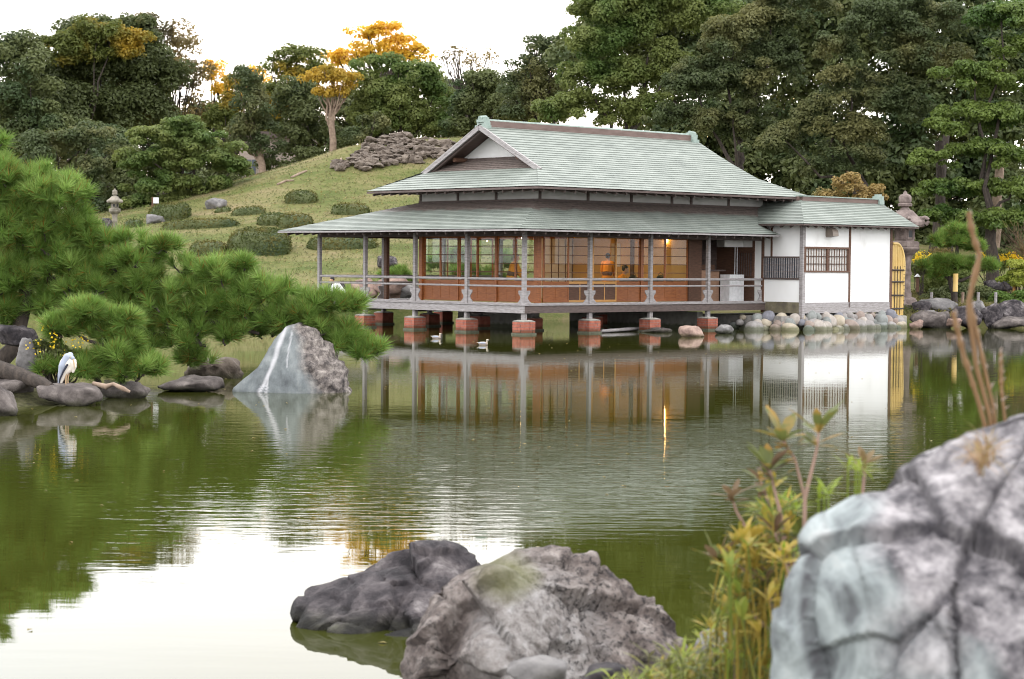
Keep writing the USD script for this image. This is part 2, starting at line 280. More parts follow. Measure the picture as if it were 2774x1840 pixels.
M['rock_pitted'] = usdkit.material(stage, L('rock_worn'), {'geo': ('geometry', {}), 'aw': ('attribute', {'attribute': 'worn'}), 'ap': ('attribute', {'attribute': 'pit'}), 'am': ('attribute', {'attribute': 'moss'}),
    'n': ('noise_texture', {'scale': 6.0, 'detail': 10.0, 'roughness': .72}), 'r': ('rgb_ramp', {'ramp': [(.34, (.045, .035, .033)), (.5, (.135, .11, .10)), (.66, (.29, .255, .235))]}),
    'n3': ('noise_texture', {'scale': 14.0, 'detail': 10.0, 'roughness': .7}), 'r3': ('rgb_ramp', {'ramp': [(.34, (.10, .085, .077)), (.48, (.245, .225, .215)), (.66, (.38, .365, .36))]}),
    'n2': ('noise_texture', {'scale': 30.0, 'detail': 6.0, 'roughness': .75}), 'pr': ('map_range', {'from_min': .5, 'from_max': .6, 'to_min': 0., 'to_max': 1., 'clamp': True}), 'pm': ('math', {'math_type': 'multiply'}),
    'm1': ('mix_color', {}), 'm2': ('mix_color', {'b': (.028, .024, .024)}), 'm3': ('mix_color', {'b': (.10, .105, .02)}), 'b': ('bump', {'strength': 1.0, 'distance': .02}), 'p': ('principled_bsdf', {'roughness': .88, 'specular_ior_level': .25})},
    [('geo.position', 'n.vector'), ('n.fac', 'r.fac'), ('geo.position', 'n3.vector'), ('n3.fac', 'r3.fac'), ('r.color', 'm1.a'), ('r3.color', 'm1.b'), ('aw.fac', 'm1.fac'), ('geo.position', 'n2.vector'), ('n2.fac', 'pr.value'), ('pr.result', 'pm.value1'), ('ap.fac', 'pm.value2'),
     ('m1.result', 'm2.a'), ('pm.value', 'm2.fac'), ('m2.result', 'm3.a'), ('am.fac', 'm3.fac'), ('m3.result', 'p.base_color'), ('n2.fac', 'b.height'), ('b.normal', 'p.normal')], surface='p.BSDF')
for i, (a, b) in enumerate([((.22, .20, .19), (.34, .32, .31)), ((.33, .285, .21), (.45, .39, .31)), ((.13, .13, .15), (.22, .22, .25)), ((.22, .17, .145), (.32, .255, .22)), ((.17, .18, .17), (.27, .28, .27)), ((.30, .26, .23), (.42, .38, .34))]):
    mat_noise(f'cobble_{i}', [(.3, a), (.7, b)], scale=6, rough=.7, bump=.4, bdist=.008, wetness=True)

# patina roof: streaked blue green copper, bare brown where the eave above keeps the rain off
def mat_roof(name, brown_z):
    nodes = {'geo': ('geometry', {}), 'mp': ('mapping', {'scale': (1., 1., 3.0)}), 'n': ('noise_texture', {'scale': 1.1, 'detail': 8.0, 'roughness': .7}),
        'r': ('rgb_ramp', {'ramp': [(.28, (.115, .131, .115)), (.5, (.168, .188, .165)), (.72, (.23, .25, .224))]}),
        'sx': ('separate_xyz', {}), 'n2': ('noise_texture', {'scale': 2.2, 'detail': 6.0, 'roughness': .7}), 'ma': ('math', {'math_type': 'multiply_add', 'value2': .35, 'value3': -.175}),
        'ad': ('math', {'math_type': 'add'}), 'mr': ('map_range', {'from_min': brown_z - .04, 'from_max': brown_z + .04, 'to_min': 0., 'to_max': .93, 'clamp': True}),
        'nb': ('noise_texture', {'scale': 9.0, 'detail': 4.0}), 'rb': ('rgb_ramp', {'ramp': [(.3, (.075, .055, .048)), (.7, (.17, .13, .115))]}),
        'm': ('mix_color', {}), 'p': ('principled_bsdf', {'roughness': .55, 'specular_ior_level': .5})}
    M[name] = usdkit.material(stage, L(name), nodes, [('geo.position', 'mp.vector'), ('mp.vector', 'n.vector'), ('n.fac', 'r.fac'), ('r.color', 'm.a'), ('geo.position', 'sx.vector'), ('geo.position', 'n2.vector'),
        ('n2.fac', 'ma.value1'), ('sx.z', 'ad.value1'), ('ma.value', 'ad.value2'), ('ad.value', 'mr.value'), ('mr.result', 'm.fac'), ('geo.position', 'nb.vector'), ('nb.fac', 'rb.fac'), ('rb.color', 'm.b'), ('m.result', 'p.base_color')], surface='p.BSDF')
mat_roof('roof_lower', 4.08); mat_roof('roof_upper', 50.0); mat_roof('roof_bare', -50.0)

M['glass'] = usdkit.material(stage, L('glass'), {'f': ('fresnel', {'IOR': 1.2}), 't': ('transparent_bsdf', {'color': (.93, .95, .93)}), 'g': ('glossy_bsdf', {'roughness': .01, 'color': (.9, .9, .9)}), 'm': ('mix_closure', {})},
    [('f.fac', 'm.fac'), ('t.BSDF', 'm.closure1'), ('g.BSDF', 'm.closure2')], surface='m.closure')
M['lamp_panel'] = usdkit.material(stage, L('lamp_panel'), {'e': ('emission', {'color': (1.0, .52, .18), 'strength': 11.5})}, [], surface='e.emission')
M['lamp'] = usdkit.material(stage, L('lamp'), {'e': ('emission', {'color': (1.0, .58, .22), 'strength': 190.0})}, [], surface='e.emission')
# pond: murky green water, patches of ripples
M['water'] = usdkit.material(stage, L('water'), {
    'geo': ('geometry', {}),
    'm1': ('mapping', {'scale': (.30, 1.0, 1)}), 'n1': ('noise_texture', {'scale': 6.5, 'detail': 3.0, 'roughness': .5, 'distortion': .3}),
    'm2': ('mapping', {'scale': (.30, 1.0, 1), 'rotation': (0, 0, .12)}), 'n2': ('noise_texture', {'scale': 1.5, 'detail': 2.0}),
    'm3': ('mapping', {'scale': (.5, 1.0, 1)}), 'n3': ('noise_texture', {'scale': .13, 'detail': 3.0, 'roughness': .6}),
    'sx': ('separate_xyz', {}), 'wy': ('math', {'math_type': 'multiply_add', 'value2': 16.0, 'value3': -8.0}), 'yy': ('math', {'math_type': 'add'}),
    'ka': ('map_range', {'from_min': 15., 'from_max': 19., 'to_min': .07, 'to_max': 1.0, 'clamp': True}), 'kb': ('map_range', {'from_min': 26., 'from_max': 31.5, 'to_min': 1.0, 'to_max': .22, 'clamp': True}),
    'kx': ('map_range', {'from_min': -7., 'from_max': -3.0, 'to_min': .3, 'to_max': 1.0, 'clamp': True}),
    'k': ('math', {'math_type': 'multiply'}), 'k2': ('math', {'math_type': 'multiply'}),
    'mul': ('math', {'math_type': 'multiply'}), 'ml2': ('math', {'math_type': 'multiply', 'value2': .32}), 'ad': ('math', {'math_type': 'add'}),
    'b': ('bump', {'strength': 1.0, 'distance': .0038}),
    'p': ('principled_bsdf', {'base_color': (.014, .0158, .0025), 'roughness': .012, 'ior': 1.333, 'specular_ior_level': .5})},
    [('geo.position', 'm1.vector'), ('m1.vector', 'n1.vector'), ('geo.position', 'm2.vector'), ('m2.vector', 'n2.vector'), ('geo.position', 'm3.vector'), ('m3.vector', 'n3.vector'),
     ('geo.position', 'sx.vector'), ('n3.fac', 'wy.value1'), ('sx.y', 'yy.value1'), ('wy.value', 'yy.value2'), ('yy.value', 'ka.value'), ('yy.value', 'kb.value'), ('sx.x', 'kx.value'), ('ka.result', 'k.value1'), ('kb.result', 'k.value2'),
     ('k.value', 'k2.value1'), ('kx.result', 'k2.value2'), ('k2.value', 'mul.value1'), ('n1.fac', 'mul.value2'), ('n2.fac', 'ml2.value1'), ('mul.value', 'ad.value1'), ('ml2.value', 'ad.value2'), ('ad.value', 'b.height'), ('b.normal', 'p.normal')], surface='p.BSDF')
# ------------------------------------------------------------------ ground, pond
AZ = math.radians(42.8)
UX, VX = np.array([math.cos(AZ), math.sin(AZ), 0]), np.array([-math.sin(AZ), math.cos(AZ), 0])
P0 = np.array([.377, 65.35, 0])
def uv(u, v, z=0.0): return P0 + UX * u + VX * v + np.array([0, 0, z])
POND = sg.Polygon([(-140, 85), (-60, 85), (-20, 84.5), (-2, 83.5), (4, 82), (8, 79), uv(12, 1.2)[:2], uv(12.2, -1.2)[:2], uv(17.2, -1.2)[:2], (15.2, 76.6), (17, 77.0), (20, 76.8), (24, 77.0), (30, 76.6), (45, 76.0), (90, 75), (90, 20),
    (8, 10), (4.2, 9.0), (2.4, 9.2), (1.5, 10.2), (.9, 10.6), (.1, 9.0), (-1.0, 7.2), (-4, 5.5), (-12, 7), (-15, 22), (-9.6, 28), (-8.4, 30), (-7.9, 31.2), (-7.2, 31.9), (-6.7, 32.9), (-6.9, 33.8), (-7.9, 35.0), (-8.7, 36.4), (-9.2, 38), (-11, 39.5), (-15, 41), (-30, 47), (-140, 58)])
ctrl = []
def cp(x, y, Y): p = at(x, y, Y); ctrl.append((p[0], p[1], p[2]))
for a in [(430, 492, 105), (520, 452, 108), (620, 408, 110), (720, 375, 112), (800, 342, 113), (900, 322, 115), (1060, 318, 116), (1200, 335, 117), (300, 520, 102), (245, 545, 98), (700, 655, 86.5), (900, 655, 86.0), (850, 600, 91),
          (700, 600, 92), (600, 530, 98), (700, 470, 104), (450, 600, 92), (560, 585, 93), (800, 480, 103.5), (900, 430, 107), (100, 560, 97), (1150, 470, 105)]: cp(*a)
for x, y, z in [(-60, 88, .5), (-30, 88, .6), (-10, 85, .55), (0, 84.5, .45), (-60, 100, 1.6), (-60, 125, 2.2), (-35, 128, 2.2), (-10, 138, 3.0), (8, 138, 3.0), (25, 130, 2.5), (20, 108, 4.5), (18, 92, 1.6), (12, 82, .7), (16, 78, .6), (30, 77, .65), (30, 84, 1.1), (40, 80, .9), (30, 98, 2.0), (50, 110, 2.5), (80, 80, .9), (80, 110, 2.0), (110, 160, 2.5), (0, 180, 2.5), (-110, 160, 2.5), (-110, 95, 1.5), (300, 400, 3), (-300, 400, 3), (0, 600, 3),
                (-8.5, 31, .22), (-9, 34, .3), (-7, 35, .2), (-14, 34, .7), (-40, 52, .8), (-120, 70, .8), (-16, 12, .6),
                (2, 6.8, .75), (5, 6, .9), (3.4, 8.2, .5), (0, 3, .75), (0, -10, .9), (10, 0, 1.0), (-10, -5, .8), (60, 5, 1.2), (0, -200, 1.5), (200, 60, 1.5), (-200, 0, 1.5)]: ctrl.append((x, y, z))
ctrl = np.array(ctrl)
_rbf = RBFInterpolator(ctrl[:, :2], ctrl[:, 2], kernel='linear', smoothing=.02)
shapely.prepare(POND)
def ground(x, y):
    x, y = np.atleast_1d(np.asarray(x, float)), np.atleast_1d(np.asarray(y, float))
    P = np.column_stack([x, y]); pts = shapely.points(x, y)
    z = _rbf(P) + .06 * meshkit.fbm(np.column_stack([x * .35, y * .35, x * 0]), 3, 5)
    ins = shapely.contains(POND, pts); d = shapely.distance(POND.exterior, pts)
    land = np.maximum(z, .12) * np.clip(d / 1.2, 0, 1) ** .6 - .06 * (d < .5)
    return np.where(ins, -np.clip(d * .5, 0.05, .9), land)
def gz(x, y): return float(ground(x, y)[0])
def hit(xd, yd, Y0=70., Y1=150.):                                # where a measured picture point meets the ground
    Ys = np.linspace(Y0, Y1, 500); p = CAM + ray(xd, yd) * Ys[:, None]
    below = p[:, 2] < ground(p[:, 0], p[:, 1])
    return p[np.argmax(below)] if below.any() else p[-1]
def axis(parts): return np.unique(np.concatenate([np.linspace(a, b, n) for a, b, n in parts]))
gx = axis([(-600, -60, 14), (-60, -20, 30), (-20, 36, 190), (36, 90, 30), (90, 600, 14)])
gy = axis([(-300, -5, 10), (-5, 12, 60), (12, 27, 18), (27, 45, 60), (45, 72, 24), (72, 125, 150), (125, 170, 25), (170, 900, 14)])
X, Y_ = np.meshgrid(gx, gy); Z = ground(X.ravel(), Y_.ravel())
nx, ny = len(gx), len(gy); idx = np.arange(nx * ny).reshape(ny, nx)
F = np.stack([idx[:-1, :-1], idx[:-1, 1:], idx[1:, 1:], idx[1:, :-1]], -1).reshape(-1, 4)
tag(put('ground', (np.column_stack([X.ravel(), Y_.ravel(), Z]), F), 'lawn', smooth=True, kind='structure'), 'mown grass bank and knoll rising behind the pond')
tag(put('pond_water', (np.array([(-140, 2, 0), (90, 2, 0), (90, 86, 0), (-140, 86, 0)], float), np.array([(0, 1, 2, 3)])), 'water', kind='structure'), 'murky green pond water with ripples')

# ------------------------------------------------------------------ pavilion (local axes: u along the long face, v along the gable face)
RZ = math.degrees(AZ)
pav = thing('pavilion', 'wooden teahouse on brick piers over the pond with two tiers of green copper roof', 'pavilion', P0, RZ)
DK, W3, WU = .965, .9, 1.45
def roof_courses(mb, edge, top, ulo, uhi, step, lift=.022, axis_='v', sag=0.0):
    """lapped courses from edge (offset, z) up to top (offset, z); ulo, uhi give the ends of a course at an offset"""
    (a, za), (b, zb) = edge, top
    n = max(2, int(math.hypot(b - a, zb - za) / step))
    t = np.linspace(0, 1, n + 1)
    zz = lambda t: za + (zb - za) * t - sag * math.sin(math.pi * t)
    for i in range(n):
        e_ = .025 * (1 if b > a else -1); t1 = t[i + 1] + .05 / abs(b - a)
        o0, o1 = a + (b - a) * t[i], a + (b - a) * t1; z0, z1 = zz(t[i]) + lift, zz(t1)
        r = []
        for o, z in ((o0 + e_, z0 - lift * .9 + abs(e_) * abs(zb - za) / abs(b - a)), (o0, z0), (o1, z1)):
            for s in (ulo(o), uhi(o)):
                r.append((s, o, z) if axis_ == 'v' else (o, s, z))
        mb.add(r, [(0, 1, 3, 2), (2, 3, 5, 4)])
    return mb
# lower roof
LE, LT, ZE, ZT = (-1.1, -.95, 11.6, 11.85), (WU, W3, 11.9, 6.9), 3.38, 4.38
def lerp(o, o0, o1, a, b): return a + (b - a) * (o - o0) / (o1 - o0)
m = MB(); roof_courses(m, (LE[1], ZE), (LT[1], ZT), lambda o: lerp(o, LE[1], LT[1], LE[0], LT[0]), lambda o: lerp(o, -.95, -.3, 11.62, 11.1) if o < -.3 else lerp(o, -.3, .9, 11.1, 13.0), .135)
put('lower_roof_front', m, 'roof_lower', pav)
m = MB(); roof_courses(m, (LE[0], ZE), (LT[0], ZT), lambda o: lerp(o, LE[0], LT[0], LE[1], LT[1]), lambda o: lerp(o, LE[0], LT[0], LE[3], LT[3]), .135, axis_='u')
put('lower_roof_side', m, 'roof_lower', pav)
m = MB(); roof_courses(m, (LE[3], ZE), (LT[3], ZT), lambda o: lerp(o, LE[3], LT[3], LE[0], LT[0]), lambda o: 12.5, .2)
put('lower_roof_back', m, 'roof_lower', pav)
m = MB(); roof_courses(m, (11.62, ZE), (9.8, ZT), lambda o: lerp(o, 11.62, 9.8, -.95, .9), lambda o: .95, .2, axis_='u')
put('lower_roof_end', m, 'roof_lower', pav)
# underside of the lower roof
def soffit(mb, e, t, ze, zt, dz=-.05):
    a = [(e[0] + .06, e[1] + .06, ze + dz), (e[2] - .06, e[1] + .06, ze + dz), (e[2] - .06, e[3] - .06, ze + dz), (e[0] + .06, e[3] - .06, ze + dz)]
    b = [(t[0], t[1], zt + dz), (t[2], t[1], zt + dz), (t[2], t[3], zt + dz), (t[0], t[3], zt + dz)]
    return mb.add(a + b, [(0, 1, 5, 4), (1, 2, 6, 5), (2, 3, 7, 6), (3, 0, 4, 7)])
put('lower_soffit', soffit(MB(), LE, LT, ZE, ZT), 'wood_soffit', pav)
# edge boards and gutters edge
m = MB(); m.bar((LE[0] + .02, LE[1] + .03, ZE - .035), (LE[2], LE[1] + .03, ZE - .035), .05, .055); put('eave_board', m, 'wood_grey', pav)
m = MB(); m.bar((LE[0] + .03, LE[1] + .06, ZE - .035), (LE[0] + .03, LE[3], ZE - .035), .05, .055); put('eave_board', m, 'wood_grey', pav)
m = MB(); m.bar((LE[0] + .06, LE[3] - .03, ZE - .035), (LE[2], LE[3] - .03, ZE - .035), .05, .055); put('eave_board', m, 'wood_grey', pav)
def rafters(us, fixed, inner, z0, z1, axis_, hip=None):
    for s in us:
        run = min(abs(inner - fixed), max(.25, s - hip)) if hip is not None else abs(inner - fixed); q = run / abs(inner - fixed)
        i2, z2 = fixed + (inner - fixed) * q, z0 + (z1 - z0) * q
        a, b = ((s, fixed, z0), (s, i2, z2)) if axis_ == 'v' else ((fixed, s, z0), (i2, s, z2))
        put('rafter', MB().bar(a, b, .055, .075), 'wood_dark', pav)
rafters(np.arange(-.8, 11.3, .48), LE[1] + .12, .9, ZE - .12, ZE + .42, 'v', LE[0])
rafters(np.arange(-.6, 11.6, .48), LE[0] + .12, 1.4, ZE - .12, ZE + .45, 'u', LE[1])
# upper walls and upper roof
WR, WB = 12.8, 6.95
UE, ZUE = (.15, -.45, 14.1, 8.3), 4.77
RV, ZR, VG0, VG1, FV, FZ = 3.93, 6.98, 1.5, 12.45, 1.03, 5.45
put('upper_wall', MB().box(WU, WR, W3, W3 + .08, 4.2, 4.9), 'plaster_shaded', pav); put('upper_wall', MB().box(WU, WU + .08, W3 + .08, WB, 4.2, 4.9), 'plaster_shaded', pav)
put('upper_wall', MB().box(WU + .08, WR, WB - .08, WB, 4.2, 4.9), 'plaster_shaded', pav); put('upper_wall', MB().box(WR - .08, WR, W3 + .08, WB - .08, 4.2, 4.9), 'plaster_shaded', pav)
for u in (WU + .06, 3.75, 5.85, 7.9, 8.9, 10.9): put('upper_post', MB().box(u - .055, u + .055, W3 - .03, W3 + .03, 4.3, 4.86), 'wood_dark', pav)
for v in (2.95, 4.9, WB - .06): put('upper_post', MB().box(WU - .03, WU + .03, v - .05, v + .05, 4.3, 4.86), 'wood_dark', pav)
put('upper_sill', MB().box(WU - .05, WR, W3 - .05, W3 - .001, 4.36, 4.43), 'wood_dark', pav); put('upper_sill', MB().box(WU - .05, WU - .001, W3, WB, 4.36, 4.43), 'wood_dark', pav)
def hipL(o): return lerp(o, UE[1], FV, UE[0], VG0)              # front slope, left end: hip up to the gable foot, then the verge
m = MB()
roof_courses(m, (UE[1], ZUE), (FV, FZ), hipL, lambda o: lerp(o, UE[1], FV, UE[2], VG1 + .25), .19)
roof_courses(m, (FV, FZ), (RV, ZR), lambda o: VG0, lambda o: lerp(o, FV, RV, VG1 + .25, VG1), .19, sag=.05)
put('upper_roof_front', m, 'roof_upper', pav)
m = MB(); FB = 2 * RV - FV
roof_courses(m, (UE[3], ZUE), (FB, FZ), lambda o: lerp(o, UE[3], FB, UE[0], VG0), lambda o: lerp(o, UE[3], FB, UE[2], VG1), .25)
roof_courses(m, (FB, FZ), (RV, ZR), lambda o: VG0, lambda o: VG1, .25, sag=.05)
put('upper_roof_back', m, 'roof_upper', pav)
m = MB(); roof_courses(m, (UE[0], ZUE), (VG0 + .12, FZ), lambda o: lerp(o, UE[0], VG0, UE[1], FV), lambda o: lerp(o, UE[0], VG0, UE[3], FB), .19, axis_='u')
put('upper_roof_side', m, 'roof_upper', pav)
GW = 2.4
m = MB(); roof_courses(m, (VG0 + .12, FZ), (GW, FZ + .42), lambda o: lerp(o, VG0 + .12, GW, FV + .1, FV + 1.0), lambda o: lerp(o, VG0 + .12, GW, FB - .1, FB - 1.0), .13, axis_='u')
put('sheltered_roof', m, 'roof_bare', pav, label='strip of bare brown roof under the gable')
m = MB(); roof_courses(m, (UE[2], ZUE), (VG1, FZ), lambda o: lerp(o, UE[2], VG1, UE[1], FV), lambda o: lerp(o, UE[2], VG1, UE[3], FB), .25, axis_='u')
put('upper_roof_end', m, 'roof_upper', pav)
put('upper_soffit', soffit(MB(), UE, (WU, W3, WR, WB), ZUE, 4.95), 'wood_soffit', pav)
for a, b in (((UE[0], UE[1] + .03), (UE[2], UE[1] + .03)), ((UE[0] + .03, UE[1] + .06), (UE[0] + .03, UE[3]))):
    put('eave_board', MB().bar((*a, ZUE - .04), (*b, ZUE - .04), .05, .07), 'wood_dark', pav)
rafters(np.arange(.5, 13.9, .48), UE[1] + .1, W3, ZUE - .13, ZUE + .1, 'v', UE[0]); rafters(np.arange(-.1, 8.2, .48), UE[0] + .1, WU, ZUE - .13, ZUE + .1, 'u', UE[1])
# gable
put('gable_wall', MB().poly([(FV + 1.0, FZ + .42), (FB - 1.0, FZ + .42), (RV, ZR - .12)], .06, (GW + .03, 0, 0), (0, 1, 0)), 'plaster', pav)
put('gable_board', MB().box(GW - .06, GW - .005, FV + 1.12, FB - 1.12, FZ + .36, FZ + .47), 'wood_dark', pav)
for s in (1, -1):
    foot = RV - s * (RV - FV)
    put('bargeboard', MB().bar((VG0 + .04, foot - s * .12, FZ - .09), (VG0 + .04, RV, ZR - .07), .07, .17, (0, -s * .45, .9)), 'wood_grey', pav)
    put('inner_bargeboard', MB().bar((VG0 + .16, foot + s * .05, FZ - .09), (VG0 + .16, RV, ZR - .14), .08, .16, (0, -s * .45, .9)), 'wood_dark', pav)
    put('gable_soffit', MB().add([(VG0 + .2, foot, FZ - .07), (GW, foot, FZ - .07), (GW, RV, ZR - .10), (VG0 + .2, RV, ZR - .10)], [(0, 1, 2, 3)]), 'wood_soffit', pav)
    v = RV + s * 1.6
    put('purlin_end', MB().tube([(GW + .05, v, ZR - 1.12), (VG0 + .3, v, ZR - 1.12)], .08, 12), 'wood_brown', pav)
# ridge
m = MB().box(VG0 + .35, VG1 - .1, RV - .11, RV + .11, ZR - .05, ZR + .16); put('ridge', m, 'ridge_copper', pav)
put('ridge_cap', MB().tube([(VG0 + .3, RV, ZR + .165), (VG1 - .05, RV, ZR + .165)], .06, 10), 'patina', pav)
for u0, d in ((VG0 + .04, 1), (VG1 - .05, -1)):
    m = MB()
    for t, w, z0, z1 in ((0, .24, -.12, .0), (.05, .19, -.02, .11), (.0, .16, .10, .19), (.06, .12, .18, .27)): m.box(min(u0 + d * t, u0 + d * .33), max(u0 + d * t, u0 + d * .33), RV - w, RV + w, ZR + z0, ZR + z1)
    m.tube([(u0, RV, ZR + .22), (u0 + d * .3, RV, ZR + .25)], .09, 12)
    put('ridge_ornament', m, 'patina', pav)

# deck
L1, L2 = 11.79, 10.85
put('deck_floor', MB().box(-.05, L1, -.05, L2, .90, DK - .004), 'wood_grey', pav)
put('deck_fascia', MB().box(-.09, L1, -.13, -.06, .69, .93), 'wood_dark', pav); put('deck_fascia', MB().box(-.16, -.09, -.13, L2 + .1, .69, .93), 'wood_grey', pav)
put('deck_fascia', MB().box(-.09, L1, L2 + .02, L2 + .09, .69, .93), 'wood_grey', pav)
put('deck_edge', MB().box(-.19, L1, -.16, .08, .931, DK), 'wood_grey', pav); put('deck_edge', MB().box(-.19, .06, .08, L2 + .1, .931, DK), 'wood_grey', pav)
put('deck_beam', MB().box(.1, L1, 2.6, 2.75, .62, .90).box(.1, L1, 5.4, 5.55, .62, .9).box(.1, L1, 8.1, 8.25, .62, .9), 'wood_dark', pav)
PU, PV = (2.98, 5.9, 8.84), (2.77, 5.44, 8.16, 10.79)
posts = [(0, 0)] + [(u, 0) for u in PU] + [(0, v) for v in PV] + [(2.98, 10.79), (5.9, 10.79), (8.84, 10.79)]
for u, v in posts: put('post', MB().box(u - .06, u + .06, v - .06, v + .06, DK - .002, ZE - .02 + (.0 if v in (0, 10.79) else .0)), 'wood_grey', pav)
for a, b in (((0, 0), (L1 - .1, 0)), ((0, .07), (0, 10.79)), ((0.07, 10.79), (9, 10.79))):
    put('eave_beam', MB().bar((*a, ZE - .13), (*b, ZE - .13), .11, .15), 'wood_dark', pav)
vase = [(.06, 0), (.31, 0), (.30, .05), (.24, .10), (.17, .17), (.155, .22), (.18, .28), (.24, .34), (.26, .40), (.25, .45), (.06, .45)]
def waist(u, v, ax, s): put('waist_board', MB().poly([(x * s, z) for x, z in vase], .035, (u, v, DK), ax), 'wood_grey', pav)
def rails(a, b):
    for z, r in ((1.785, .045), (1.555, .033)): put('rail', MB().tube([a + (z,), b + (z,)], r, 10), 'wood_grey', pav)
us = (0,) + PU + (L1,); vs = (0,) + PV
for i in range(4): rails((us[i] + .05, 0), (us[i + 1] - .05, 0)); rails((0, vs[i] + .05), (0, vs[i + 1] - .05))
for i in range(3): rails((us[i] + .05, 10.79), (us[i + 1] - .05, 10.79))
for i, u in enumerate(us):
    if i < 4: waist(u, 0, (1, 0, 0), 1)
    if i > 0: waist(u, 0, (1, 0, 0), -1)
for i, v in enumerate(vs):
    if i < 4: waist(0, v, (0, 1, 0), 1)
    if i > 0: waist(0, v, (0, 1, 0), -1)
for u in PU[:2]: waist(u, 10.79, (1, 0, 0), 1); waist(u, 10.79, (1, 0, 0), -1)
put('toe_rail', MB().box(0, L1, -.03, .03, DK + .002, DK + .05), 'wood_grey', pav); put('toe_rail', MB().box(-.03, .03, .03, 10.79, DK + .002, DK + .05), 'wood_grey', pav)
# piers: bricks round a mortar core
rng = np.random.default_rng(3)
def pier(u, v, bricks=True):
    s = .26
    core = MB().box(u - s + .012, u + s - .012, v - s + .012, v + s - .012, .05, .425)
    if not bricks:
        for k in range(4): core.box(u - s, u + s, v - s, v + s, .062 + k * .09, .062 + k * .09 + .078)
        p = put('brick_pier', core, 'brick', pav)
    else:
        p = put('brick_pier', core, 'mortar', pav)
        for k in range(4):
            z0 = .062 + k * .09; off = .0 if k % 2 else .12
            for face in range(4):
                for a, b in (((-s, off - .005), (off + .005, s - .125)) if face else ((-s, off - .005), (off + .005, s - .125))):
                    if b - a < .05: continue
                    c, sn = math.cos(face * math.pi / 2), math.sin(face * math.pi / 2); j = rng.uniform(0, .006)
                    bx = np.array([(x, y, z) for x in (a, b) for y in (-s - j + .003, -s + .12) for z in (z0, z0 + .078)])
                    w = np.column_stack([u + bx[:, 0] * c - bx[:, 1] * sn, v + bx[:, 0] * sn + bx[:, 1] * c, bx[:, 2]])
                    put('brick', MB().add(w, [(0, 1, 3, 2), (4, 6, 7, 5), (0, 4, 5, 1), (2, 3, 7, 6), (0, 2, 6, 4), (1, 5, 7, 3)]), 'brick', p)
    put('pier_cap', MB().add([(u + x * a, v + y * a, z) for a, z in ((.262, .425), (.262, .435), (.15, .475)) for x, y in ((-1, -1), (1, -1), (1, 1), (-1, 1))],
        [(0, 1, 5, 4), (1, 2, 6, 5), (2, 3, 7, 6), (3, 0, 4, 7), (4, 5, 9, 8), (5, 6, 10, 9), (6, 7, 11, 10), (7, 4, 8, 11), (8, 9, 10, 11)]), 'concrete', pav)
    put('pier_footing', MB().box(u - .29, u + .29, v - .29, v + .29, -.5, .055), 'mortar', pav)
    put('under_post', MB().box(u - .075, u + .01, v - .06, v + .06, .46, .70).box(u + .03, u + .085, v - .05, v + .05, .46, .70), 'wood_grey', pav)
for u, v in [(0, 0)] + [(u, 0) for u in PU] + [(0, v) for v in PV[:3]]: pier(u, v)
for u, v in [(2.98, 2.77), (2.98, 5.44), (2.98, 8.16), (5.9, 2.77), (5.9, 8.16), (0, 10.79), (2.98, 10.79), (5.9, 10.79), (8.84, 5.44)]: pier(u, v, False)
put('foundation_wall', MB().box(4.2, 4.5, 4.0, 8.0, -.5, .60).box(9.4, 9.7, 1.0, 7.5, -.5, .62), 'concrete', pav)
for u, v in ((1.45, 8.75), (8.84, 8.75)): put('inner_post', MB().box(u - .07, u + .07, v - .07, v + .07, DK, 3.9), 'wood_brown', pav)
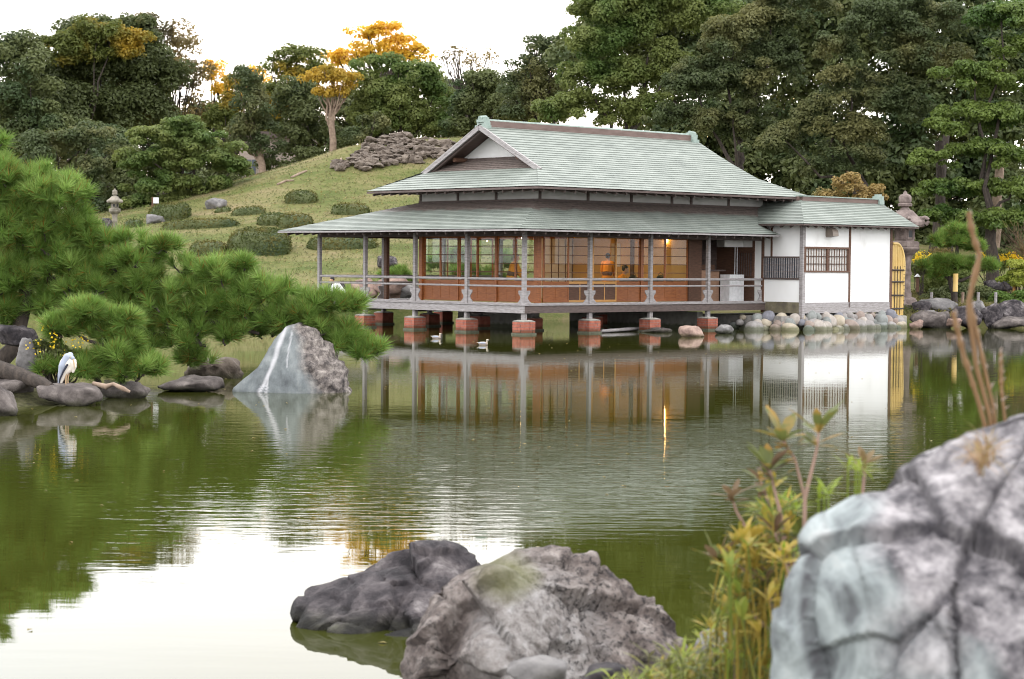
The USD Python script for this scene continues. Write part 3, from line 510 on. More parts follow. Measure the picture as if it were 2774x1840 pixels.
# glazed room
RB, RE = 6.82, 8.86
FLZ, CZ = 1.0, 4.0
put('room_floor', MB().box(WU, RE, W3, RB, DK, FLZ), 'tatami', pav)
put('ceiling', MB().box(WU + .06, L1, W3 + .06, RB - .06, CZ, CZ + .04), 'wood_brown', pav)
put('frieze_beam', MB().box(WU - .05, L1, W3 - .04, W3 + .06, 3.22, 3.43), 'wood_dark', pav); put('frieze_beam', MB().box(WU - .05, WU + .06, W3 + .06, RB, 3.22, 3.43), 'wood_red', pav)
put('frieze_beam', MB().box(WU + .06, RE, RB - .06, RB + .04, 3.22, 3.43), 'wood_red', pav)
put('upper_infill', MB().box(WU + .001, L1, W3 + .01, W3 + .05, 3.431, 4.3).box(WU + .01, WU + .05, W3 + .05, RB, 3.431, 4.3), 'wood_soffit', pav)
def door(axis_, fixed, a, b, wood='wood_red', panel=True, off=0.0, rows=5):
    """one sliding glazed door with its own frame, bars, pane and lower panel"""
    g = lambda lo, hi, z0, z1, t=.035, o=0.0: (MB().box(lo, hi, fixed + off - t / 2 + o, fixed + off + t / 2 + o, z0, z1) if axis_ == 'v' else MB().box(fixed + off - t / 2 + o, fixed + off + t / 2 + o, lo, hi, z0, z1))
    z0, z1, zp = FLZ + .01, 3.215, 1.66
    f = MB()
    for q in (g(a, a + .055, z0, z1), g(b - .055, b, z0, z1), g(a + .055, b - .055, z0, z0 + .07), g(a + .055, b - .055, z1 - .05, z1), g(a + .055, b - .055, zp - .04, zp + .04)): f.add(*q.mesh())
    d = put('glazed_door', f, wood, pav)
    if panel:
        put('door_panel', g(a + .055, (a + b) / 2 - .02, z0 + .07, zp - .04, .016), 'wood_red' if wood != 'wood_new' else 'wood_brown', d); put('door_panel', g((a + b) / 2 + .02, b - .055, z0 + .07, zp - .04, .016), 'wood_red' if wood != 'wood_new' else 'wood_brown', d)
        put('mid_stile', g((a + b) / 2 - .02, (a + b) / 2 + .02, z0 + .07, zp - .04, .028), wood, d)
    hs = np.linspace(zp + .04, z1 - .05, rows + 1)[1:-1]
    for h in hs: put('glazing_bar', g(a + .055, b - .055, h - .011, h + .011, .022), 'wood_brown', d)
    put('pane', g(a + .055, b - .055, zp + .04, z1 - .05, .004), 'glass', d)
def column(u, v, w=.075, mat='wood_red'): put('column', MB().box(u - w, u + w, v - w, v + w, DK, 3.9), mat, pav)
column(WU + .02, W3 + .02, .085)
vv = np.linspace(W3 + .12, RB - .05, 7)
for i in range(6): door('u', WU + .02, vv[i] + (.0 if i % 2 == 0 else -.03), vv[i + 1] + (.03 if i % 2 == 0 else 0), off=(.02 if i % 2 else -.02))
column(WU + .02, RB, .08); column(WU + .02, (vv[2] + 0), .05)
def ufp(px): # photograph column on the front wall -> u
    d = ray(px / PX, 600); n = VX; t = (W3 - (CAM - P0) @ n) / (d @ n); return float((CAM + d * t - P0) @ UX)
e = [ufp(p) for p in (1471, 1540, 1606, 1669, 1737, 1802, 1864)]
for i in range(6):
    door('v', W3 + .02, e[i] - (.02 if i else 0), e[i + 1] + .02, 'wood_new' if i in (1, 2) else 'wood_red', True, (.02 if i % 2 else -.02))
column((e[4] + .05), W3 + .06, .07); column(RE, W3 + .03, .06, 'wood_brown')
for i in range(5):
    a = WU + .1 + i * 1.08; door('v', RB - .01, a, a + 1.1, off=(.02 if i % 2 else -.02))
put('shoji_screen', MB().box(6.95, RE, RB - .04, RB - .01, FLZ, 3.22), 'paper', pav)
for u in np.linspace(7.0, RE - .05, 6): put('shoji_bar', MB().box(u - .012, u + .012, RB - .065, RB - .041, FLZ, 3.22), 'wood_brown', pav)
put('end_wall', MB().box(RE, RE + .06, W3 + .1, RB + .03, FLZ, CZ), 'plaster_warm', pav)
put('alcove_post', MB().box(RE - .1, RE - .002, 3.6, 3.72, FLZ, CZ), 'wood_brown', pav); put('alcove_shelf', MB().box(RE - .35, RE - .002, 3.75, 5.6, 1.7, 1.75), 'wood_red', pav)
put('hanging_scroll', MB().box(RE - .03, RE - .004, 4.3, 4.75, 2.2, 3.05), 'paper', pav, label='white hanging scroll on the warm wall')
put('dado', MB().box(RE - .03, RE - .005, W3 + .2, 3.5, FLZ, 1.75), 'wood_counter', pav)
lampf = put('ceiling_lamp', MB().box(4.6, 6.3, 3.0, 4.4, CZ - .12, CZ - .07).box(4.55, 6.35, 2.95, 3.0, CZ - .14, CZ - .001).box(4.55, 6.35, 4.4, 4.45, CZ - .14, CZ - .001), 'wood_brown', pav)
put('lamp_shade', MB().box(4.66, 6.24, 3.06, 4.34, CZ - .16, CZ - .125), 'lamp_panel', lampf)
for px in (1417, 1814): put('hanging_bulb', MB().tube([(ufp(px) + 1.0, 2.0, 3.12), (ufp(px) + 1.0, 2.0, 3.19)], .025, 8).tube([(ufp(px) + 1.0, 2.0, 3.2), (ufp(px) + 1.0, 2.0, 3.9)], .004, 4), 'lamp', pav)
# entrance end of the front wall, right of the glazed room
def ent(px0, px1, z0, z1, d0, d1, mat, name, label=None):
    return put(name, MB().box(ufp(px0), ufp(px1), d0, d1, z0, z1), mat, pav, label=label)
ent(1866, 1903, DK, 3.22, W3 + .03, W3 + .07, 'wood_brown', 'board_door')
ent(1903, 1920, DK, 2.1, W3 + .05, W3 + .1, 'wood_counter', 'entrance_panel')
ent(1922, 1963, DK, 2.07, W3 + .25, W3 + .3, 'wood_counter', 'counter_front')
ent(1920, 1975, 2.07, 2.12, W3 + .15, W3 + .6, 'wood_dark', 'counter_top')
ent(1920, 1965, 2.5, 2.54, W3 + .4, W3 + .6, 'wood_dark', 'shelf'); ent(1924, 1962, 2.13, 2.3, W3 + .45, W3 + .6, 'wood_brown', 'tea_box')
ent(1963, 2002, DK + .002, 1.95, W3 - .25, W3 + .2, 'white_board', 'white_cabinet')
ent(1964, 2014, 2.95, 3.21, W3 + .02, W3 + .06, 'plaster', 'lintel_wall')
fr = put('lattice_door', MB().box(L1 - .02, L1 + .05, .451, 2.2, .9, 2.949), 'wood_brown', pav)
for k in range(7): put('lattice_bar', MB().box(L1 - .05, L1 - .021, .52 + k * .11, .55 + k * .11, 1.9, 2.75), 'wood_dark', fr)
for z in (1.88, 2.32, 2.76): put('lattice_rail', MB().box(L1 - .045, L1 - .021, .455, 1.3, z - .03, z), 'wood_brown', fr)
put('entrance_post', MB().box(L1 - .06, L1 + .04, .36, .45, DK, 3.3), 'wood_brown', pav)
for px in (1988, 1994): put('pipe', MB().tube([(ufp(px), W3 - .05, 1.95), (ufp(px), W3 - .05, 2.95)], .012, 6), 'white_board', pav)
put('entrance_back', MB().box(RE + .06, L1 + .3, 2.2, 2.26, DK, 3.4), 'wood_dark', pav)
put('entrance_side', MB().box(L1 - .02, L1 + .06, .06, .36, .9, 3.7).box(L1 - .02, L1 + .06, .45, 2.2, 2.95, 3.7), 'plaster', pav)
# annexe: white plaster room on the stone base
AV, AE, ARV_ = -1.8, 17.0, -.55
put('annexe_wall', MB().box(L1 + .04, L1 + .12, AV + .1, .0, .62, 1.79), 'plaster', pav); put('annexe_wall', MB().box(L1 + .04, L1 + .12, AV + .1, 0, 2.62, 3.9), 'plaster', pav)
put('annexe_wall', MB().box(L1 + .12, AE, AV, AV + .08, .98, 2.06), 'plaster', pav)
def ua(px):
    d = ray(px / PX, 600); t = (AV - (CAM - P0) @ VX) / (d @ VX); return float((CAM + d * t - P0) @ UX)
wa, wb = ua(2181), ua(2299)
put('annexe_wall', MB().box(L1 + .12, AE, AV, AV + .08, 2.96, 4.0), 'plaster', pav); put('annexe_wall', MB().box(wb + .08, AE, AV, AV + .08, 2.06, 2.96), 'plaster', pav)
put('annexe_wall', MB().box(AE - .08, AE, AV + .08, 2.5, .98, 3.6).poly([(AV + .1, 3.6), (2.5, 3.6), (ARV_, 4.5), (AV + .3, 4.05)], .07, (AE - .04, 0, 0), (0, 1, 0)), 'plaster', pav); put('annexe_wall', MB().box(L1 + .3, AE - .08, 2.4, 2.48, .98, 3.6), 'plaster', pav)
put('annexe_floor', MB().box(L1 + .2, AE - .1, AV + .1, 2.4, .9, .97), 'wood_dark', pav)
put('corner_post', MB().box(L1 + .0, L1 + .15, AV - .04, AV + .11, .42, 3.85), 'wood_grey', pav)
put('annexe_post', MB().box(wb + .0, wb + .09, AV - .03, AV - .001, .6, 3.85), 'wood_brown', pav)
put('annexe_post', MB().box(AE - .09, AE + .03, AV - .03, AV + .09, .6, 3.85), 'wood_brown', pav)
put('annexe_post', MB().box(L1 - .02, L1 + .1, -.04, .06, .6, 3.75), 'wood_brown', pav)
put('annexe_post', MB().box(L1 + .01, L1 + .09, -.42, -.35, 2.62, 3.75), 'wood_brown', pav)
put('sill_board', MB().box(L1 + .16, AE - .1, AV - .03, AV + .02, .79, .975), 'wood_grey', pav); put('sill_board', MB().box(L1 + .16, AE - .1, AV - .045, AV + .02, .6, .785), 'wood_grey', pav)
put('lower_panel', MB().box(L1 + .01, L1 + .035, AV + .12, -.03, .60, .99), 'mossy_plaster', pav, label='stained mossy panel below the plaster')
# lattice window round the corner
fr = put('lattice_window', MB().box(L1 + .0, L1 + .04, AV + .12, .5, 2.565, 2.62).box(L1 + .0, L1 + .04, AV + .12, .5, 1.79, 1.85).box(L1 + .03, L1 + .05, AV + .12, .5, 2.06, 2.09).box(L1 + .03, L1 + .05, AV + .12, .5, 2.30, 2.33), 'wood_dark', pav)
for v in np.arange(AV + .16, .46, .105): put('lattice_bar', MB().box(L1 - .01, L1 + .02, v, v + .035, 1.851, 2.564), 'wood_grey', fr)
put('lattice_backing', MB().box(L1 + .055, L1 + .1, AV + .12, .0, 1.79, 2.62), 'house_glass', fr)
# barred window on the front
fr = put('barred_window', MB().box(wa - .1, wb + .0, AV - .05, AV + .03, 2.90, 2.97).box(wa - .1, wb, AV - .05, AV + .03, 2.06, 2.12).box(wa - .1, wa - .03, AV - .05, AV + .03, 2.121, 2.899).box(wb - .07, wb - .0, AV - .05, AV + .03, 2.121, 2.899).box((wa + wb) / 2 - .05, (wa + wb) / 2 + .03, AV - .045, AV + .03, 2.121, 2.899), 'wood_brown', pav)
for u in np.linspace(wa + .02, wb - .12, 17): put('window_bar', MB().box(u - .013, u + .013, AV - .03, AV - .005, 2.121, 2.899), 'wood_brown', fr)
for z in (2.36, 2.63): put('window_rail', MB().box(wa - .03, wb - .07, AV - .004, AV + .012, z - .015, z + .015), 'wood_dark', fr)
put('window_paper', MB().box(wa - .03, wb - .07, AV + .03, AV + .05, 2.12, 2.9), 'paper', fr)
# vent hood
hu = ua(2243); m = MB()
prof = [(0, .36)] + [(-.34 * math.sin(t) ** .9, .36 - .24 * (1 - math.cos(t))) for t in np.linspace(.15, math.pi / 2, 8)] + [(-.34, .04), (0, .0)]
m.poly(prof, .32, (hu, AV - .002, 3.32), (0, 1, 0)); put('vent_hood', m, 'hood_metal', pav)
put('vent_plate', MB().box(hu - .2, hu + .2, AV - .012, AV - .001, 3.24, 3.36), 'plaster', pav)
# annexe roof
AEU, AEV, AZE, AZR, ARU, ARV, ARE = 11.2, -2.35, 3.76, 4.68, 13.2, -.55, 17.95
m = MB(); roof_courses(m, (AEV, AZE), (ARV, AZR), lambda o: lerp(o, AEV, ARV, AEU, ARU), lambda o: ARE, .135); put('annexe_roof_front', m, 'roof_upper', pav)
m = MB(); roof_courses(m, (AEU, AZE), (ARU, AZR), lambda o: lerp(o, AEU, ARU, AEV, ARV), lambda o: lerp(o, AEU, ARU, -.15, 1.9), .135, axis_='u'); put('annexe_roof_side', m, 'roof_upper', pav)
m = MB(); roof_courses(m, (3.2, 3.5), (ARV, AZR), lambda o: ARU, lambda o: ARE, .25); put('annexe_roof_back', m, 'roof_upper', pav)
m = MB().bar((ARU, ARV, AZR + .05), (ARE - .1, ARV, AZR + .05), .2, .16).bar((ARU, ARV, AZR + .05), (ARU, 1.9, AZR + .05), .2, .16); put('annexe_ridge', m, 'ridge_copper', pav)
put('annexe_ridge_cap', MB().bar((ARU - .1, ARV, AZR + .145), (ARE - .05, ARV, AZR + .145), .27, .035).bar((ARU, ARV + .15, AZR + .145), (ARU, 1.9, AZR + .145), .27, .035), 'patina', pav)
put('ridge_ornament', MB().box(ARE - .28, ARE - .02, ARV - .2, ARV + .2, AZR - .06, AZR + .1).box(ARE - .3, ARE + .02, ARV - .15, ARV + .15, AZR + .1, AZR + .26).box(ARE - .24, ARE - .04, ARV - .1, ARV + .1, AZR + .26, AZR + .33), 'patina', pav)
put('annexe_soffit', MB().add([(AEU + .05, AEV + .05, AZE - .05), (ARE, AEV + .05, AZE - .05), (ARE, AV, AZE + .22), (L1, AV, AZE + .22), (AEU + .05, -.2, AZE - .05), (L1, -.2, AZE + .2)], [(0, 1, 2, 3), (0, 3, 5, 4)]), 'wood_soffit', pav)
put('eave_board', MB().bar((AEU, AEV + .03, AZE - .03), (ARE, AEV + .03, AZE - .03), .05, .045), 'wood_dark', pav); put('eave_board', MB().bar((AEU + .03, AEV + .06, AZE - .03), (AEU + .03, -.1, AZE - .03), .05, .045), 'wood_dark', pav)
rafters(np.arange(11.6, 17.9, .45), AEV + .1, AV, AZE - .1, AZE + .12, 'v', AEU); rafters(np.arange(-2.1, -.2, .45), AEU + .1, L1 + .04, AZE - .1, AZE + .12, 'u', AEV)
# ------------------------------------------------------------------ rocks
def rock(pts, res=.12, amp=.06, freq=1.5, seed=0, smooth_it=6, fine=0.0, planes=0):
    """hull of points in metres, rounded, with noise relief"""
    m = Manifold.hull_points(np.asarray(pts, float)).refine_to_length(res).to_mesh()
    t = trimesh.Trimesh(m.vert_properties[:, :3], m.tri_verts, process=True)
    trimesh.smoothing.filter_taubin(t, .6, .5, smooth_it) if smooth_it else None
    if smooth_it: trimesh.smoothing.filter_laplacian(t, .5, max(1, smooth_it // 3))
    v = np.array(t.vertices); n = np.array(t.vertex_normals); o = seed * 7.31
    d = meshkit.fbm(v * freq + o, 5, seed) * amp
    r = 1 - np.abs(meshkit.fbm(v * freq * 1.7 + o + 50, 4, seed + 1)) * 2
    d += (r - .5) * amp * .5
    if fine: d += fine * (1 - 2 * np.abs(meshkit.fbm(v * freq * 6 + o, 3, seed + 2)))
    return v + n * d[:, None], np.array(t.faces)
def facets(v, n, cells, seed, off, tilt, cw, cd, squash=(1, 1, 1)):
    """breaks a surface into flat, slightly tilted faces with sharp cracks between them; returns moved points and the crack mask"""
    from scipy.spatial import cKDTree
    r = np.random.default_rng(seed); S = v[r.choice(len(v), cells, replace=False)]; w = v + .035 * np.stack([meshkit.fbm(v * 4 + k * 17, 3, seed + k) for k in range(3)], 1)
    q = np.asarray(squash, float); d, i = cKDTree(S * q).query(w * q, k=2); edge = (d[:, 1] - d[:, 0]); c = i[:, 0]
    g = unit_(cells, r) * tilt; o = r.uniform(-1, 1, cells) * off
    h = o[c] + np.einsum('ij,ij->i', v - S[c], g[c]); crack = np.exp(-(edge / cw) ** 2) * (r.random(cells)[c] * .8 + .2)
    return v + n * (h - crack * cd)[:, None], crack
def unit_(n, rng):
    p = rng.normal(size=(n, 3)); return p / np.linalg.norm(p, axis=1, keepdims=True)
def chunks(k, xc, yc, parts, res, smooth_it=2):
    """rock of overlapping facetted lumps: each an outline in measured units, the depth of its rim, how far it bulges forward, how deep it goes"""
    m = None
    for out, d0, bulge, back in parts:
        P = np.array(out, float); c = P.mean(0); rj = np.random.default_rng(int(abs(P).sum()) % 9973); P = c + (P - c) * rj.uniform(1.0, 1.07, (len(P), 1)); q = c + (P - c) * rj.uniform(.55, .85, (len(P), 1)); e = c + (P - c) * .8
        g_ = lambda x, y, d: ((x - xc) * k + d * (x - 1182) / 4690, d, (yc - y) * k - d * (y - 612) / 4690)      # d metres further along the sight line
        pts = [g_(x, y, d0) for x, y in P] + [g_(x, y, d0 - bulge * rj.uniform(.45, 1.05)) for x, y in q] + [g_(x, y, d0 + back) for x, y in e]
        h_ = Manifold.hull_points(np.array(pts)); m = h_ if m is None else m + h_
    q = m.refine_to_length(res).to_mesh(); t = trimesh.Trimesh(q.vert_properties[:, :3], q.tri_verts, process=True)
    trimesh.smoothing.filter_taubin(t, .5, .52, smooth_it * 3); trimesh.smoothing.filter_laplacian(t, .5, smooth_it * 2)
    return np.array(t.vertices), np.array(t.faces), np.array(t.vertex_normals)
def boulder_pts(w, dpt, h, seed, sink=.35, n=17):
    r = np.random.default_rng(seed); p = r.normal(size=(n, 3)); p /= np.linalg.norm(p, axis=1, keepdims=True)
    p = np.sign(p) * np.abs(p) ** .8 * r.uniform(.82, 1.0, (n, 1))
    p *= [w / 2, dpt / 2, h * .62]; p[:, 2] += h * .62 - h * sink
    return p
def boulder(label, xd, yb, w, h, Y=None, mat='rock_brown', seed=1, dep=None, group=None, name='boulder', amp=.12, z=None, cat='rock', freq=None, fine=.04, res=None):
    """xd: centre, yb: its foot, w, h in measured units; stands on the water line or the ground at its foot"""
    c = wat(xd, yb) if Y is None else at(xd, yb, Y)
    k = mpp(c[1]); w, h = w * k, h * k
    s = max(w, h)
    mesh = rock(boulder_pts(w * 1.02, (dep or .8) * w, h, seed), res or s / 20, amp * s * .7, freq or 1.9 / s, seed, 2, fine * s * .8)
    mesh = (mesh[0] - [0, 0, mesh[0][:, 2].max() - h], mesh[1])
    return whole(name, mesh, mat, label, cat, group, smooth=40, loc=(c[0], c[1] + (dep or .8) * w * .35, c[2]))

# big rock with the white vein, in the water before the pine
c = wat(655, 908); k = mpp(c[1])
def rp(*q): return [((x - 655) * k, y, (908 - z) * k) for x, z, y in q]
pts = rp((536, 905, .0), (540, 908, .5), (560, 885, .1), (612, 835, .1), (640, 775, .3), (652, 764, .3), (680, 752, .35), (706, 762, .25), (652, 762, .8), (690, 754, .9), (710, 764, .85), (730, 785, .15), (750, 808, .1), (762, 830, .0), (788, 862, .0), (792, 908, .0), (750, 806, .8), (790, 858, .7), (780, 908, -.15), (600, 908, -.2), (700, 908, -.3), (690, 800, -.02), (720, 850, -.2), (640, 900, -.25), (560, 920, .9), (780, 920, .9), (670, 780, .9), (530, 960, .4), (800, 960, .4), (660, 960, -.35))
v, f = rock(pts, .035, .05, 1.6, 11, 2)
x, z = v[:, 0] / k + 655, 908 - v[:, 2] / k
rough = np.clip((x - 690 + 40 * meshkit.fbm(v * 2.2, 4, 3) + (800 - z) * .35) / 30, 0, 1)
nn = np.array(trimesh.Trimesh(v, f, process=False).vertex_normals)
lump = 1 - 2 * np.abs(meshkit.noise(v * 6.5, 4)); lump2 = 1 - 2 * np.abs(meshkit.noise(v * 14, 7))
v = v + nn * (rough * (lump * .07 + lump2 * .035) + (1 - rough) * (.03 * meshkit.fbm(v * [2, 2, .8], 4, 12) + .02 * lump))[:, None]
# the slope left of the vein is hollow
hol = np.clip((z - 790) / 110, 0, 1) * np.clip((650 - x) / 90, 0, 1); v[:, 0] += .10 * np.sin(math.pi * hol) * 1
vx = np.interp(z, [758, 800, 850, 880, 910], [652, 640, 618, 600, 588]); vx2 = np.interp(z, [758, 868, 880, 910], [900, 605, 602, 601])
ww = np.interp(z, [760, 790, 830, 880, 910], [3.5, 5.5, 5.5, 4, 3]) * (1 + .5 * meshkit.fbm(v * 5, 3, 9))
vein = np.clip(1.4 - np.minimum(np.abs(x - vx + 4 * meshkit.fbm(v * 3, 3, 8)) / ww, np.abs(x - vx2) / (ww * .6) + 9 * (z < 872)), 0, 1) * (1 - rough)
thin = np.clip(1.2 - np.abs(x - np.interp(z, [770, 830], [668, 660])) / 2.2, 0, 1) * (z < 850) * (1 - rough) * .7
vein = np.maximum(vein, thin)
M['rock_vein'] = usdkit.material(stage, L('rock_vein'), {
    'geo': ('geometry', {}), 'av': ('attribute', {'attribute': 'vein'}), 'ar': ('attribute', {'attribute': 'rough'}),
    'mp': ('mapping', {'scale': (1, 1, .5)}), 'n': ('noise_texture', {'scale': 3.0, 'detail': 10.0, 'roughness': .65}), 'r': ('rgb_ramp', {'ramp': [(.3, (.06, .066, .072)), (.48, (.135, .15, .154)), (.72, (.26, .275, .272))]}),
    'n2': ('noise_texture', {'scale': 7.0, 'detail': 10.0, 'roughness': .75}), 'r2': ('rgb_ramp', {'ramp': [(.38, (.025, .021, .021)), (.5, (.13, .11, .10)), (.66, (.32, .285, .255))]}),
    'm1': ('mix_color', {}), 'm2': ('mix_color', {'b': (.42, .415, .43)}), 'b': ('bump', {'strength': .8, 'distance': .025}), 'p': ('principled_bsdf', {'roughness': .75, 'specular_ior_level': .35})},
    [('geo.position', 'mp.vector'), ('mp.vector', 'n.vector'), ('n.fac', 'r.fac'), ('geo.position', 'n2.vector'), ('n2.fac', 'r2.fac'), ('r.color', 'm1.a'), ('r2.color', 'm1.b'), ('ar.fac', 'm1.fac'), ('m1.result', 'm2.a'), ('av.fac', 'm2.fac'),
     ('m2.result', 'p.base_color'), ('n2.fac', 'b.height'), ('b.normal', 'p.normal')], surface='p.BSDF')
whole('veined_rock', (v, f), 'rock_vein', 'tall blue grey rock with a white vein rising from the water', 'rock', smooth=True, pv={'vein': vein, 'rough': rough}, loc=(c[0], c[1] + .3, 0))

boulder('low rounded brown rock that the heron stands on', 142, 938, 200, 52, mat='rock_brown', seed=21, dep=.5, amp=.08)
boulder('large brown rock cut by the left edge of the picture beside the heron rock', -10, 962, 118, 85, mat='rock_brown', seed=5, dep=.8)
boulder('pointed grey stone standing behind the heron', 62, 858, 78, 78, Y=33.2, mat='rock_grey', seed=9, dep=.5, amp=.07)
boulder('flat pale stone beneath the lying pine trunk', 10, 905, 150, 40, Y=32.0, mat='rock_brown', seed=31)
boulder('flat purplish rock in the shallows left of the veined rock', 432, 906, 175, 38, mat='rock_brown', seed=12, dep=.6, amp=.07)
boulder('rough ribbed dark rock under the drooping pine bough', 492, 874, 165, 52, mat='rock_lava', seed=14, dep=.5, amp=.16, fine=.08)
boulder('small dark rock at the foot of the low pine by the water', 285, 920, 120, 40, mat='rock_brown', seed=40, dep=.6)
boulder('dark round bush-like boulder on the left bank behind the pointed stone', 30, 800, 110, 50, Y=35.5, mat='rock_dark', seed=41)
# rocks at the pavilion
boulder('reddish sloping rock in the water between the last two brick piers', 1595, 778, 76, 26, mat='rock_red', seed=17, dep=.7)
boulder('small pale rock just right of the last brick pier', 1672, 771, 46, 22, mat='rock_grey', seed=18)
boulder('flat stone slab in the shadow under the deck', 1520, 768, 90, 12, mat='rock_brown', seed=19, dep=.5)
boulder('dark rounded boulder on the lawn seen between the veranda posts', 893, 617, 58, 28, Y=89, mat='rock_dark', seed=23, dep=.6, amp=.08, fine=.02)
for i, (lb, x, y, w, h, Y, mt) in enumerate([('dark rock at the lawn shore behind the left veranda rail', 778, 692, 50, 42, 82, 'rock_dark'), ('brown weathered rock behind the second veranda post', 842, 690, 70, 48, 82.5, 'rock_red'), ('largest brown rock on the lawn shore behind the veranda', 905, 688, 90, 52, 82.3, 'rock_red'), ('small grey rock at the far shore beside the glazed room', 945, 690, 60, 32, 82.5, 'rock_grey'),
        ('grey boulder beside the long clipped shrub on the knoll', 355, 518, 50, 24, 101.5, 'rock_grey'), ('long grey rock lying on the left shoulder of the knoll', 495, 486, 62, 30, 104.6, 'rock_grey'), ('dark rock beside the small stone lantern', 243, 545, 36, 42, 97, 'rock_dark')]):
    boulder(lb, x, y, w, h, Y=Y, mat=mt, seed=50 + i, z=0)
# right bank
RBK = [('dark upright rock right beside the bamboo screen', 2128, 752, 60, 58, 77.5, 'rock_dark'), ('broad flat topped rock on the right shore left of the pruned pine', 2165, 722, 105, 34, 77.8, 'rock_grey'), ('low sloping rock at the water line right of the stone block', 2160, 757, 108, 40, 75.6, 'rock_brown'), ('small round stone wedged between the shore rocks', 2152, 734, 34, 18, 76.6, 'rock_grey'),
       ('brown rock at the foot of the pruned pine', 2235, 756, 80, 52, 75.6, 'rock_dark'), ('grey rock behind the blurred reed on the right shore', 2262, 730, 60, 36, 77.2, 'rock_grey'), ('tall wedge shaped rock on the right shore', 2292, 757, 62, 58, 76, 'rock_dark'), ('wide dark slab topping the shore at the right edge', 2345, 738, 105, 46, 76.5, 'rock_dark'), ('low dark rock at the water under the wide slab', 2345, 764, 110, 34, 75.4, 'rock_brown'),
       ('small pale stone at the water line below the pruned pine', 2205, 757, 40, 22, 75.2, 'rock_red'), ('large flat dark stone among the flowers at the right', 2310, 668, 100, 22, 85, 'rock_dark'), ('low stone just right of the bamboo screen block at the water', 2118, 762, 40, 24, 74.6, 'rock_red')]
for i, (lb, x, y, w, h, Y, mt) in enumerate(RBK): boulder(lb, x, y, w, h, Y=Y, mat=mt, seed=70 + i, amp=.10)
# outcrop of lava stones on the knoll
oc = thing('rock_outcrop', 'outcrop of jagged brown lava stones capping the knoll', 'rock outcrop')
pg = [sg.Polygon([(768, 392), (800, 372), (845, 338), (905, 330), (962, 326), (1030, 332), (1062, 348), (1040, 372), (970, 378), (900, 384), (850, 396), (800, 398)]), sg.Polygon([(835, 338), (880, 312), (955, 305), (1015, 315), (1010, 322), (900, 325), (850, 342)])]
rng = np.random.default_rng(8)
stones = []
for P, n in zip(pg, (240, 60)):
    x0, y0, x1, y1 = P.bounds; c_ = 0
    while c_ < n:
        x, y = rng.uniform(x0, x1), rng.uniform(y0, y1)
        if P.contains(sg.Point(x, y)): stones.append((x, y)); c_ += 1
protos = [rock(boulder_pts(1, .9, .9, 100 + i, n=12), .14, .16, 2.6, 100 + i, 0, .12) for i in range(6)]
for i, (x, y) in enumerate(stones):
    p = hit(x, y, 104, 121)
    if p[1] > 119.5: continue
    s = rng.uniform(.3, .8) * (1.5 if rng.random() < .08 else 1); a = rng.uniform(0, 6.28); v = protos[i % 6][0] * s * [rng.uniform(.8, 1.4), 1, rng.uniform(.4, .7)]
    v = np.column_stack([v[:, 0] * math.cos(a) - v[:, 1] * math.sin(a), v[:, 0] * math.sin(a) + v[:, 1] * math.cos(a), v[:, 2]]) + [p[0], p[1] + .1, gz(p[0], p[1] + .1) + .05 * s]
    put('stone', (v, protos[i % 6][1]), 'rock_lava', oc, smooth=35)
# cobbles under the annexe
cb = thing('cobble_base', 'base of rounded cobbles rising from the water under the white annexe', 'stone wall', P0, RZ)
put('core', MB().box(11.0, 17.1, AV + .25, 2.4, -.6, .50), 'mortar', cb)
rng = np.random.default_rng(12); cobm = []
for i in range(5):
    t = trimesh.creation.icosphere(2, 1.0); v = np.array(t.vertices); v = np.sign(v) * np.abs(v) ** rng.uniform(.8, .95)
    v *= 1 + .14 * meshkit.fbm(v * 1.1 + i * 9, 3, i)[:, None]; cobm.append((v, np.array(t.faces)))
rowsz = [(.02, .40, .16), (.26, .33, .02), (.46, .29, -.08)]
for r_, (z, sz, dy) in enumerate(rowsz):
    u = 10.35 + r_ * .12 + rng.uniform(0, .2)
    while u < 17.55 - .1 * r_:
        s = sz * rng.uniform(.6, 1.35) * (1.25 if r_ == 0 and rng.random() < .35 else 1); i = rng.integers(5)
        v = cobm[i][0] * [s * .62, s * .55, s * rng.uniform(.42, .62)]
        a = rng.normal(0, .35); v = np.column_stack([v[:, 0] * math.cos(a) - v[:, 2] * math.sin(a), v[:, 1], v[:, 0] * math.sin(a) + v[:, 2] * math.cos(a)])
        vb = AV - dy - .05 if u > 11.7 else AV - dy + (11.7 - u) * .85
        put('cobble', (v + [u, vb + rng.normal(0, .05), z + rng.normal(0, .03) + (s - sz) * .15], cobm[i][1]), f'cobble_{rng.choice(6, p=[.30, .14, .16, .12, .15, .13])}', cb, smooth=True)
        u += s * 1.02
# second set of stones round the left corner under the deck end
for k in range(14):
    s = rng.uniform(.16, .3); i = rng.integers(5); v = cobm[i][0] * [s * .6, s * .6, s * .5]
    put('cobble', (v + [11.3 + rng.uniform(-.6, .2), AV + .9 + rng.uniform(-.4, 1.4), rng.uniform(0, .45)], cobm[i][1]), f'cobble_{rng.integers(6)}', cb, smooth=True)
sb = uv(17.55, AV + .0)
m = rock([(x, y, z) for x in (-.24, .24) for y in (-.24, .24) for z in (-.5, .46)], .06, .02, 3, 33, 1)
whole('stone_block', m, 'concrete', 'squared mossy stone block standing in the water under the bamboo screen', 'stone block', smooth=40, loc=sb)
